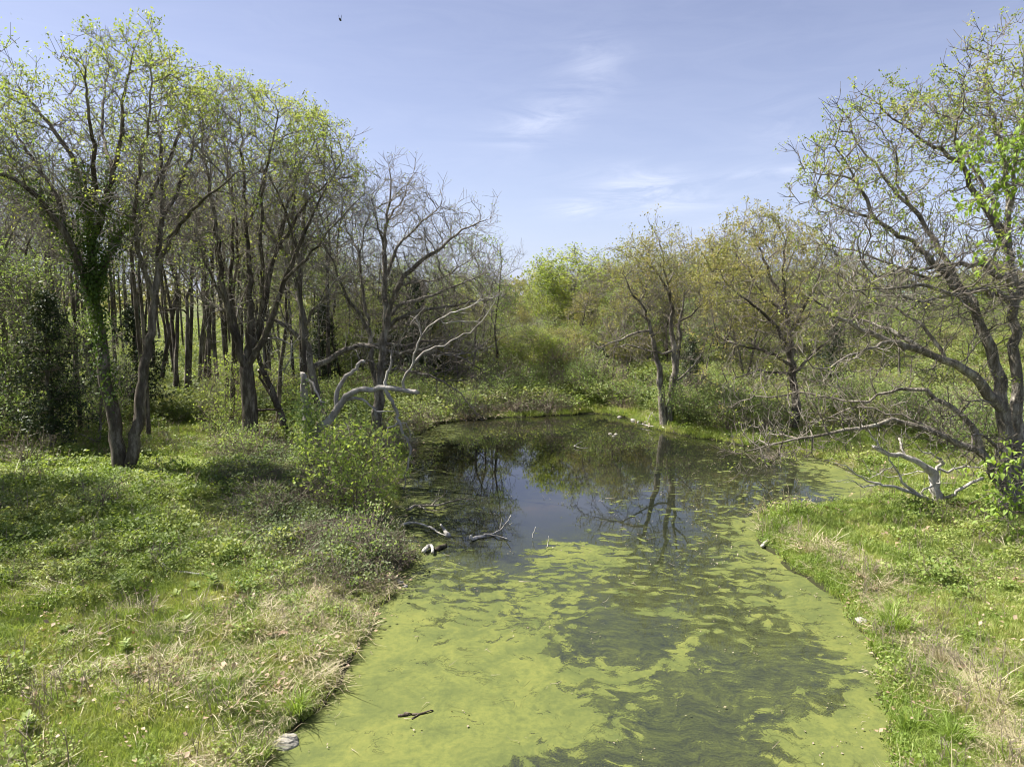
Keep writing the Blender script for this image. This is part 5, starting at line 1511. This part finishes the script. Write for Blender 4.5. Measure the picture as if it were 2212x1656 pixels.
def scatter(name, clumps, mat, pts, rotz, scl, label, cat, tilt=.12):
    """one object of ground cover: clump meshes set on points by geometry nodes"""
    n = len(pts); r = np.random.default_rng(len(name))
    pick = r.integers(0, len(clumps), n)
    ng = bpy.data.node_groups.new(name, 'GeometryNodeTree')
    ng.interface.new_socket('Geometry', in_out='INPUT', socket_type='NodeSocketGeometry')
    ng.interface.new_socket('Geometry', in_out='OUTPUT', socket_type='NodeSocketGeometry')
    gi = ng.nodes.new('NodeGroupInput'); go = ng.nodes.new('NodeGroupOutput'); j = ng.nodes.new('GeometryNodeJoinGeometry')
    def attr(nm, t):
        a = ng.nodes.new('GeometryNodeInputNamedAttribute'); a.data_type = t; a.inputs[0].default_value = nm
        return a.outputs[0]
    rot, sca, pk = attr('rot', 'FLOAT_VECTOR'), attr('scl', 'FLOAT'), attr('pick', 'INT')
    for k, (V, F) in enumerate(clumps):
        me = mesh_from(name + '_clump', V, [F] if not isinstance(F, list) else F, mat)
        po = bpy.data.objects.new(name + '_clump', me)
        oi = ng.nodes.new('GeometryNodeObjectInfo'); oi.inputs['Object'].default_value = po; oi.inputs['As Instance'].default_value = True
        cmp_ = ng.nodes.new('FunctionNodeCompare'); cmp_.data_type = 'INT'; cmp_.operation = 'EQUAL'
        ins = [s for s in cmp_.inputs if s.type == 'INT']
        ng.links.new(pk, ins[0]); ins[1].default_value = k
        ip = ng.nodes.new('GeometryNodeInstanceOnPoints')
        ng.links.new(gi.outputs[0], ip.inputs['Points']); ng.links.new(cmp_.outputs[0], ip.inputs['Selection'])
        ng.links.new(oi.outputs['Geometry'], ip.inputs['Instance']); ng.links.new(rot, ip.inputs['Rotation']); ng.links.new(sca, ip.inputs['Scale'])
        ng.links.new(ip.outputs[0], j.inputs[0])
        TRI[0] += len(F) if not isinstance(F, list) else sum(len(f) for f in F)
    ng.links.new(j.outputs[0], go.inputs[0])
    me = bpy.data.meshes.new(name); me.vertices.add(n); me.vertices.foreach_set('co', np.asarray(pts, np.float32).ravel())
    a = me.attributes.new('rot', 'FLOAT_VECTOR', 'POINT'); rv = np.stack([r.normal(0, tilt, n), r.normal(0, tilt, n), rotz], -1).astype(np.float32); a.data.foreach_set('vector', rv.ravel())
    a = me.attributes.new('scl', 'FLOAT', 'POINT'); a.data.foreach_set('value', np.asarray(scl, np.float32))
    a = me.attributes.new('pick', 'INT', 'POINT'); a.data.foreach_set('value', pick.astype(np.int32))
    o = obj(name, me); props(o, label, cat, kind='stuff')
    md = o.modifiers.new('scatter', 'NODES'); md.node_group = ng
    return o

# candidate points over the land in front of the camera, thinner with distance
rs = np.random.default_rng(77)
def cand(n, ymin=6.5, ymax=90, pw=1.55):
    # density falls as y**-pw over a fan widening with y
    u = rs.random(n * 2)
    e = 2 - pw
    y = (ymin ** e + u * (ymax ** e - ymin ** e)) ** (1 / e)
    x = rs.uniform(-1, 1, n * 2) * (y * .86 + 3)
    P = np.stack([x, y], -1)
    sdv = shore_dist(P)
    k = sdv > .10
    return P[k], sdv[k]
P, sdv = cand(190000)
x, y = P[:, 0], P[:, 1]
z = ground_z(x, y, sdv)
PXs = topx(np.column_stack([P, z]))
n1 = fnoise(x, y, 2.6, 31); n2 = fnoise(x, y, .8, 32); n3 = fnoise(x, y, 6, 33)
right = x > 0
# where the land carries what (by place on the banks)
strip_w = np.array([wpt(*p) for p in ((1700,1165),(1790,1215),(1860,1265),(1905,1330),(1960,1370),(2010,1430),(2080,1500),(2130,1560),(2170,1640),(2230,1760))])
def line_dist(Q, L):
    best = np.full(len(Q), 1e9)
    for a, b in zip(L[:-1], L[1:]):
        ab = b - a; t = np.clip(((Q - a) @ ab) / (ab @ ab), 0, 1); best = np.minimum(best, np.linalg.norm(Q - (a + t[:, None] * ab), axis=1))
    return best
dstrip = line_dist(P, strip_w)
straw = np.exp(-(dstrip / .27) ** 2) * right * 1.1
lb = np.array([wpt(*p) for p in ((830,1290),(760,1390),(690,1480),(620,1560),(560,1640))]); dlb = line_dist(P, lb)
straw = np.maximum(straw, .5 * np.exp(-(dlb / .9) ** 2) * (~right))
lb2 = np.array([wpt(*p) for p in ((380,1500),(520,1440),(640,1400),(700,1320))]); straw = np.maximum(straw, .38 * np.exp(-(line_dist(P, lb2) / 1.1) ** 2))
straw = np.clip(straw + .30 * n1 + .28 * n2 + np.where(right, .14, .20), 0, 1)
clearing = np.exp(-(line_dist(P, np.array([wpt(*p) for p in ((395,930),(430,1000),(400,1080),(330,1120))])) / 1.6) ** 2)
slope = sstep(33, 40, y) * sstep(6, 14, x)
wood = sstep(28, 32, y) * sstep(3, -5, x) * (1 - clearing)
shade = (~right) * sstep(-4.5, -8, x) * sstep(14.2, 16.0, y) * sstep(29, 24, y)
herb = np.clip(.85 * shade + .10 + .30 * n1 + .25 * n3 - .3 * clearing + .35 * wood + .25 * (~right) * sstep(-7.5, -9, x), 0, 1) * (1 - .7 * straw)
marg = sstep(1.9, .1, sdv) * right * sstep(26, 20, y)        # lush low green along the right waterline
rnd = rs.random(len(P))
far = np.clip(y / 14, 1, 3.2) ** .5
def take(prob, cap=None):
    k = rs.random(len(P)) < prob
    return k
mound = np.clip(1 + .5 * n2 + .35 * fnoise(x, y, .45, 36), .35, 1.7)
def S(k, lo_, hi_): return rs.uniform(lo_, hi_, k.sum()) * far[k] * mound[k]
Z3 = np.column_stack([P, z])
kg = take(np.clip(.95 - .55 * straw - .35 * herb * (~right) - .55 * wood, .05, 1) * (1 - .4 * marg) * .85)
scatter('meadow_grass', [blade_clump(i, 60, .20, (.08, .12, .09, .14, .07)[i], .008, .8) for i in range(5)], G_FRESH, Z3[kg], rs.uniform(0, 6.28, kg.sum()), S(kg, .6, 1.25), 'short green meadow grass covering both banks and the clearing', 'grass')
kg = take(np.clip(.12 + .3 * marg + .20 * n2 - .1 * straw, 0, 1) * .35 * (1 - .6 * wood))
scatter('lush_grass', [blade_clump(20 + i, 40, .15, .17, .010, .8) for i in range(4)], G_LUSH, Z3[kg], rs.uniform(0, 6.28, kg.sum()), S(kg, .6, 1.2), 'brighter lush grass along the waterline and in patches', 'grass')
kg = take(np.clip(straw * 1.0 - .22 + .12 * slope + .2 * wood, 0, 1) * .5)
scatter('dry_straw', [straw_clump(40 + i, 46, .24, (.2, .3, .18, .42, .25)[i], .0065) for i in range(5)], G_DRY, Z3[kg] + [0, 0, .02], rs.uniform(0, 6.28, kg.sum()), S(kg, .6, 1.3), 'matted dry straw lying between the green grass on the banks', 'straw')
kg = take(np.clip(herb, 0, 1) * .42)
scatter('leafy_ground_cover', [herb_clump(60 + i, 90, .20, (.10, .16, .24, .12, .2)[i], (.028, .04, .055, .025, .042)[i]) for i in range(5)], G_HERB, Z3[kg], rs.uniform(0, 6.28, kg.sum()), S(kg, .6, 1.35), 'low leafy weeds carpeting the shaded left bank and the wood floor', 'weeds')
kg = take(marg * .55)
scatter('low_bank_weeds', [herb_clump(80 + i, 50, .16, .06, .04) for i in range(3)], G_LUSH, Z3[kg], rs.uniform(0, 6.28, kg.sum()), S(kg, .7, 1.2), 'fine low bright weeds along the right waterline', 'weeds')
kg = take(np.clip(.10 + .35 * straw + .2 * n1 + .2 * wood, 0, 1) * .06)
scatter('dead_weed_stems', [stem_clump(90 + i, 5, .12, .42) for i in range(5)], G_GREY, Z3[kg], rs.uniform(0, 6.28, kg.sum()), S(kg, .5, 1.1), 'thin dead branching weed stems standing through the grass', 'weeds')
kg = take(np.clip(.05 + .3 * wood + .18 * straw + .4 * clearing * .5, 0, 1) * .16)
scatter('leaf_litter', [herb_clump(100 + i, 22, .4, .03, .085) for i in range(4)], G_LITTER, Z3[kg] + [0, 0, .03], rs.uniform(0, 6.28, kg.sum()), S(kg, .5, 1.0), 'fallen tan oak leaves scattered over the banks', 'leaf litter')
# brambles: left thicket, far bank
th = np.array([wpt(*p) for p in ((575,1010),(590,1080),(620,1150),(680,1170),(740,1200),(790,1230))])
bm_ = np.exp(-(line_dist(P, th) / 1.15) ** 2) * (sdv > .15)
bm_ = np.maximum(bm_, .8 * sstep(.2, .8, sdv) * sstep(36, 38.5, y) * sstep(46, 42, y) * sstep(-12, -8, x) * sstep(5, 2.5, x))
bm_ = np.maximum(bm_, .5 * wood * sstep(.1, .5, n3)); bm_ = np.maximum(bm_, .35 * slope * sstep(0, .5, n3))
kg = take(np.clip(bm_, 0, 1) * .36)
scatter('bramble_canes', [bramble_clump(120 + i, 16, .35, .42) for i in range(5)], TWIG_BR, Z3[kg], rs.uniform(0, 6.28, kg.sum()), np.minimum(S(kg, .5, 1.0), 1.3), 'tangled brown bramble canes on the banks', 'brambles')
kg = take(np.clip(bm_, 0, 1) * .34)
scatter('bramble_leaves', [herb_clump(140 + i, 40, .35, .50, .065) for i in range(4)], LEAF_BRAMBLE, Z3[kg], rs.uniform(0, 6.28, kg.sum()), np.minimum(S(kg, .5, .95), 1.2), 'small green leaves growing through the brambles', 'brambles')
# bits floating on the algae and drifting leaves
Pw = np.stack([rs.uniform(-14, 16, 9000), rs.uniform(8, 34, 9000)], -1); dw = shore_dist(Pw)
kw_ = (dw < -.05) & (rs.random(9000) < .05 + .5 * np.exp(dw / .5))
Zw = np.column_stack([Pw[kw_], np.full(kw_.sum(), .006)])
scatter('floating_litter', [herb_clump(200 + i, 5, .25, .03, .05) for i in range(3)] + [straw_clump(210, 3, .2, .25, .008), straw_clump(211, 2, .2, .4, .01)], G_GREY, Zw, rs.uniform(0, 6.28, kw_.sum()), rs.uniform(.4, 1.0, kw_.sum()), 'small brown leaf and straw bits floating on the algae', 'litter', tilt=.02)
# wood floor and far bank undergrowth, larger and coarser
P, sdv = cand(16000, 34, 120, 1.2)
x, y = P[:, 0], P[:, 1]; z = ground_z(x, y, sdv); Z3 = np.column_stack([P, z])
sl = sstep(8, 18, x) * sstep(95, 60, y)
kg = (rs.random(len(P)) < (.75 - .5 * sl)) & (sdv > 1.2)
scatter('undergrowth', [herb_clump(160 + i, 120, .8, 1.0, .16) for i in range(5)], LEAF_MID, Z3[kg], rs.uniform(0, 6.28, kg.sum()), rs.uniform(.5, 1.3, kg.sum()), 'green undergrowth filling the floor of the far woods', 'undergrowth')
kg = (rs.random(len(P)) < .45 * sl + .08) & (sdv > 1)
scatter('tall_dry_grass', [blade_clump(180 + i, 90, .6, .5, .022, .5) for i in range(4)], G_DRY, Z3[kg], rs.uniform(0, 6.28, kg.sum()), rs.uniform(.6, 1.2, kg.sum()), 'pale dry grass on the sunny slope at the right', 'grass')

# ------------------------------------------------------------------ single plants, tussocks and stones
def tussock(seed, n=170, h=.42, mat=None, name='grass_tuft'):
    V, F = blade_clump(seed, n, .13, h, .012, 1.0)
    return mesh_from(name, V, [F], mat or G_LUSH)
T = [tussock(s) for s in (1, 2, 3)]
TU = [(1930,1368,1.5,'largest grass tuft, dark green, on the straw line of the right bank'),(1890,1255,.8,'bright grass tuft left of the straw on the upper right bank'),(1812,1232,.8,'yellow-green grass tuft just above the straw line bend'),
 (1688,1150,1.15,'dark grass tuft at the corner of the right bank beside the branch stub'),(1740,1175,.8,'grass tuft a step inland from the corner of the right bank'),(2008,1478,.95,'grass tuft below the dry clump on the right bank'),
 (2058,1505,.95,'grass tuft right of its twin lower on the right bank'),(2065,1612,1.1,'bright green grass tuft near the bottom right of the bank'),(1965,1590,1.0,'pale fine grass tuft near the waterline at the bottom right'),
 (640,1548,1.15,'dark grass tuft at the lower left waterline'),(560,1640,.8,'grass tuft above the grey stone at the bottom left waterline'),(740,1425,.7,'grass tuft at the left waterline amid straw'),
 (700,1330,.7,'green grass tuft on the left bank above the straw'),(1925,1325,.8,'grass tuft just above the largest tuft'),(1600,945,1.2,'green grass tuft on the far shore of the right arm'),(1575,950,1.0,'grass tuft at the water left of the far right arm shore')]
for i, (px, py, s, lab) in enumerate(TU):
    o = obj('grass_tuft', T[i % 3], None, on(px, py) - [0, 0, .02]); o.scale = (s, s, s * (1 if i else 1.1)); o.rotation_euler = (0, 0, i * 1.3); props(o, lab, 'grass tuft', 'grass tufts along the waterlines')
T2 = [tussock(s, 120, .5, G_DRY, 'dry_grass_clump') for s in (5, 6)]
for i, (px, py, s, lab) in enumerate(((1862,1262,.8,'dry straw-coloured grass clump standing on the straw line'),(1945,1290,.55,'small dry straw-coloured clump below the standing one'),(2000,1330,.6,'thin pale dry grass clump inland on the right bank'),(2030,1440,.8,'dry straw-coloured clump above the paired green tufts'),(1745,1200,.7,'thin dry stalks upright near the corner of the right bank'))):
    o = obj('dry_grass_clump', T2[i % 2], None, on(px, py)); o.scale = (s * .7, s * .7, s); o.rotation_euler = (0, 0, i); props(o, lab, 'grass clump', 'dry grass clumps on the right bank')
def rosette(seed, n, L, h, mat=G_HERB, name='broad_leaved_weed'):
    r = np.random.default_rng(seed); V = []; F = []
    for i in range(n):
        a = i * 2.4 + r.uniform(-.2, .2); l_ = L * r.uniform(.6, 1.1); el = r.uniform(.1, .7)
        d = np.array([math.cos(a), math.sin(a), el]); s = np.array([-math.sin(a), math.cos(a), 0]); p = np.array([0, 0, h * i / n])
        k = len(V); w = l_ * .26
        V += [p, p + d * l_ * .35 + s * w, p + d * l_ * .35 - s * w, p + d * l_ * .72 + s * w * .8 - [0, 0, .02], p + d * l_ * .72 - s * w * .8 - [0, 0, .02], p + d * l_ * np.array([1, 1, .7]), p + d * l_ * .36 - [0, 0, .03 * L], p + d * l_ * .72 - [0, 0, .03 + .03 * L]]
        F += [(k, k+6, k+1), (k, k+2, k+6), (k+1, k+6, k+3), (k+6, k+7, k+3), (k+2, k+4, k+6), (k+6, k+4, k+7), (k+3, k+7, k+5), (k+7, k+4, k+5)]
    return mesh_from(name, np.array(V), [np.array(F)], mat)
RO = [rosette(1, 12, .32, .10), rosette(2, 22, .26, .45)]
for i, (px, py, k, s, lab) in enumerate(((460,1275,1,1.1,'tall broad-leaved weed at the end of the bleached forked branch'),(420,1275,0,1.0,'broad-leaved weed rosette left of the tall one below the bleached branch'),(237,1330,0,.8,'single broad-leaved weed in the middle of the left bank grass'),
   (398,1345,0,.9,'broad-leaved weed among straw at the centre of the left bank'),(450,1330,0,.8,'broad-leaved weed right of the one among straw'),(142,1372,0,.9,'pale broad-leaved weed left of centre on the left bank'),(163,1535,0,.8,'broad-leaved weed low on the left bank near the frame bottom'),(380,1290,0,.8,'broad-leaved weed just under the forked branch left end'),
   (270,1415,1,.7,'leafy weed clump beside a bare brown patch'),(60,1590,1,.9,'leafy weed clump at the bottom left corner'))):
    o = obj('broad_leaved_weed', RO[k], None, on(px, py) + [0, 0, .03]); o.scale = (s * .68,) * 3; o.rotation_euler = (0, 0, i); props(o, lab, 'weed', 'broad-leaved weeds on the left bank')
STONE, n, l = newmat('limestone')
out = n.new('ShaderNodeOutputMaterial'); geo = n.new('ShaderNodeNewGeometry')
d = n.new('ShaderNodeBsdfPrincipled'); d.inputs['Roughness'].default_value = .9
rp = ramp(n, [(.3, (.16, .145, .12)), (.6, (.36, .34, .29)), (.8, (.52, .5, .44))]); l.new(nz_(9, 6, .7), rp.inputs[0]); l.new(rp.outputs[0], d.inputs['Base Color'])
bp = n.new('ShaderNodeBump'); bp.inputs['Distance'].default_value = .03; l.new(nz_(16, 6, .7), bp.inputs['Height']); l.new(bp.outputs[0], d.inputs['Normal']); l.new(d.outputs[0], out.inputs[0])
def stone_mesh(seed):
    bm = bmesh.new(); bmesh.ops.create_icosphere(bm, subdivisions=3, radius=1)
    for v in bm.verts:
        q = v.co.copy(); v.co *= 1 + .35 * noise.noise(q * 1.1 + Vector((seed * 5, 0, 0))) + .12 * noise.noise(q * 3.1 + Vector((seed, 2, 0)))
        v.co.z *= .55
    me = bpy.data.meshes.new('stone'); bm.to_mesh(me); bm.free(); me.materials.append(STONE)
    return me
ST = [stone_mesh(i) for i in range(3)]
for i, (px, py, s, lab) in enumerate(((618,1608,.17,'grey stone half in the algae at the bottom left waterline'),(1862,1346,.12,'pale flat stone at the right waterline by the largest tuft'),(1338,902,.16,'pale stone on the far grassy landing'),(1368,908,.2,'pale stone at the far shore beside the driftwood'),
   (1380,912,.15,'small pale stone next to the driftwood tangle'),(1318,938,.11,'white stone showing above water near the far shore'),(1330,939,.12,'second white stone above water, right of the first'),(1325,942,.08,'smallest white stone of the three above water'),
   (866,1262,.07,'pale pebble on the tip of the left bank'),(875,1268,.06,'small tan pebble at the waterline of the left bank tip'),(858,1256,.08,'tan stone in the dirt of the left bank tip'),(2030,1615,.1,'pale stone near the bottom tuft of the right bank'),(2005,1600,.07,'small white stone beside the pale fine tuft'))):
    b = on(px, py); o = obj('stone', ST[i % 3], None, b + [0, 0, s * .15]); s = s * (.7 if py < 950 else 1); o.scale = (s * 1.2, s, s); o.rotation_euler = (0, 0, i * 1.7); props(o, lab, 'stone', 'stones along the shores')
# root plate debris of the fallen tree
b = on(2050, 1100); r_ = np.random.default_rng(4)
Pq = []; pq = []; Rq = []
for i in range(70):
    q = b + np.array([r_.normal(.2, .45), r_.normal(0, .2), .03 + abs(r_.normal(0, .08))]); Pq.append(q); pq.append(-1); Rq.append(.014)
    for j in range(3): q = q + np.array([r_.normal(0, .12), r_.normal(0, .1), r_.normal(.0, .05)]); q[2] = max(q[2], b[2]); Pq.append(q.copy()); pq.append(len(Pq) - 2); Rq.append(.012)
V, F = tubes(np.array(Pq), np.array(pq), np.array(Rq), 0, 9, 4)
o = obj('rotten_bark_heap', mesh_from('rotten_bark_heap', V, [F], bark_mat('red_rot', (.04, .02, .015), (.12, .06, .04), (.24, .15, .10), bump=0))); props(o, 'heap of reddish rotten bark and roots at the foot of the fallen tree', 'bark heap', kind='stuff')

# ------------------------------------------------------------------ near bright leaf sprays of a young tree standing just past the right edge
ypos = np.array([9.6, 10.6, 0.0]); ypos[2] = gz1(ypos[0], ypos[1])
def yt(px, py, d): return at(px, py, d)
L_ = [([ypos - [0, 0, .2], ypos + [0, 0, 2], ypos + [.1, .1, 5], ypos + [0, .1, 8], ypos + [.1, 0, 10.5]], .10, .03)]
for (a, pts) in ((8.0, ((2230,300,10.6),(2190,330,10.4),(2160,400,10.3),(2110,430,10.2))), (8.3, ((2250,270,10.6),(2215,290,10.4),(2180,290,10.3),(2130,310,10.3),(2108,325,10.2))), (7.2, ((2240,480,10.5),(2200,490,10.4),(2160,520,10.3),(2150,545,10.2))),
   (7.7, ((2240,400,10.5),(2200,400,10.4),(2170,400,10.3),(2145,420,10.3))), (3.6, ((2250,980,10.4),(2210,985,10.3),(2180,990,10.2),(2150,1010,10.2))), (3.2, ((2250,1040,10.4),(2210,1040,10.3),(2175,1050,10.2),(2150,1060,10.2))), (2.6, ((2250,1110,10.3),(2210,1105,10.2),(2180,1105,10.2),(2165,1120,10.1))), (2.9, ((2250,1080,10.3),(2215,1075,10.2),(2195,1078,10.2))), (7.9, ((2250,340,10.5),(2205,345,10.4),(2180,350,10.4),(2130,350,10.3)))):
    L_.append(([ypos + [0, 0, a - 1.0]] + [yt(*p) for p in pts], .022, .005))
_ry = np.random.default_rng(31)
for i in range(26):      # the rest of its crown, outside the picture
    a_ = _ry.uniform(2.4, 10.2); t_ = _ry.uniform(-1.9, 1.9); L0 = _ry.uniform(.9, 1.9) * (1.15 - a_ / 16)
    d_ = np.array([math.cos(t_), math.sin(t_), _ry.uniform(.1, .6)])
    L_.append(([ypos + [0, 0, a_], ypos + [0, 0, a_] + d_ * L0 * .5, ypos + [0, 0, a_ + .1] + d_ * L0], .022, .005))
P = []; par = []; R = []
for li, (pp, a, b) in enumerate(L_):
    q = resample(smooth_line(np.array(pp)), .15); p0 = -1
    if li: A = np.array(P); p0 = int(np.argmin(np.linalg.norm(A - q[0], axis=1))); q = q[1:]
    for j in range(len(q)): par.append(p0 if j == 0 else len(P) - 1); P.append(q[j]); R.append(a + (b - a) * j / len(q))
P = np.array(P); par = np.array(par); R = np.array(R)
P2, par2, R2, tips = add_twigs(P, par, R, 3, .30, .019, 9, .1, .004)
root = empty('young_leafy_tree', ypos, 'young tree past the right edge with bright green leaf sprays hanging into view', 'tree')
V, F = tubes(P2, par2, R2, .012, 9, 8); obj('trunk', mesh_from('trunk', V - ypos, [F], BARK, True), root)
V, F = tubes(P2, par2, R2, 0, .012, 4); o = obj('branches', mesh_from('branches', V - ypos, [F], TWIG, True), root); o['kind'] = 'stuff'
# leaves with a real outline: stalk, two rows of points, folded along the midrib
C = P2[tips]; per = 4
r_ = np.random.default_rng(12); nL = len(C) * per
c0 = np.repeat(C, per, 0) + r_.normal(0, .05, (nL, 3)); dd_ = r_.normal(0, .55, (nL, 3)); dd_[:, 2] -= .55; dd_[:, 0] -= .1; dd_ /= np.linalg.norm(dd_, axis=1, keepdims=True)
nr = r_.normal(0, .5, (nL, 3)); nr[:, 2] += 1; s_ = np.cross(dd_, nr); s_ /= np.linalg.norm(s_, axis=1, keepdims=True); u_ = np.cross(s_, dd_)
LL = .095 * r_.uniform(.6, 1.25, (nL, 1))
prof = ((.0, .02, 0), (.25, .22, .05), (.55, .24, .02), (.8, .12, -.08), (1.0, .0, -.18))
Vs = []
for t, wd, bend in prof:
    m = c0 + dd_ * LL * t + u_ * LL * bend
    Vs += [m + s_ * LL * wd + u_ * LL * wd * .35, m, m - s_ * LL * wd + u_ * LL * wd * .35]
V = np.stack(Vs, 1).reshape(-1, 3); k = np.arange(nL)[:, None] * 15; Fl = []
for s in range(4):
    a = s * 3
    Fl += [k + np.array([a, a+3, a+4]), k + np.array([a, a+4, a+1]), k + np.array([a+1, a+4, a+5]), k + np.array([a+1, a+5, a+2])]
F = np.concatenate(Fl); o = obj('crown', mesh_from('crown', V - ypos, [F], LEAF_BRIGHT), root); o['kind'] = 'stuff'; TRI[0] += len(F)

# ------------------------------------------------------------------ a bird far up in the sky
bp_ = at(735, 43, 60)
bm = bmesh.new()
def ell(cx, rx_, ry_, rz_):
    r0 = bmesh.ops.create_icosphere(bm, subdivisions=2, radius=1)
    for v in r0['verts']: v.co = Vector((v.co.x * rx_ + cx[0], v.co.y * ry_ + cx[1], v.co.z * rz_ + cx[2]))
ell((0, 0, 0), .09, .22, .09); ell((0, .24, .05), .055, .07, .055)
for s in (-1, 1):
    vs = [bm.verts.new(p) for p in ((s*.05, .10, .03), (s*.05, -.08, .03), (s*.10, -.10, .22), (s*.10, .06, .24), (s*.14, -.04, .40))]
    bm.faces.new((vs[0], vs[1], vs[2], vs[3])); bm.faces.new((vs[3], vs[2], vs[4]))
vs = [bm.verts.new(p) for p in ((-.04, -.18, 0), (.04, -.18, 0), (.07, -.40, -.02), (-.07, -.40, -.02))]; bm.faces.new(vs)
me = bpy.data.meshes.new('bird'); bm.to_mesh(me); bm.free()
mb, n, l = newmat('dark_feathers'); out = n.new('ShaderNodeOutputMaterial'); d = n.new('ShaderNodeBsdfPrincipled'); d.inputs['Base Color'].default_value = (.015, .015, .018, 1); l.new(d.outputs[0], out.inputs[0]); me.materials.append(mb)
o = obj('bird', me, None, bp_); props(o, 'tiny dark bird flying high in the open sky', 'bird')
print('TRIS', TRI[0])
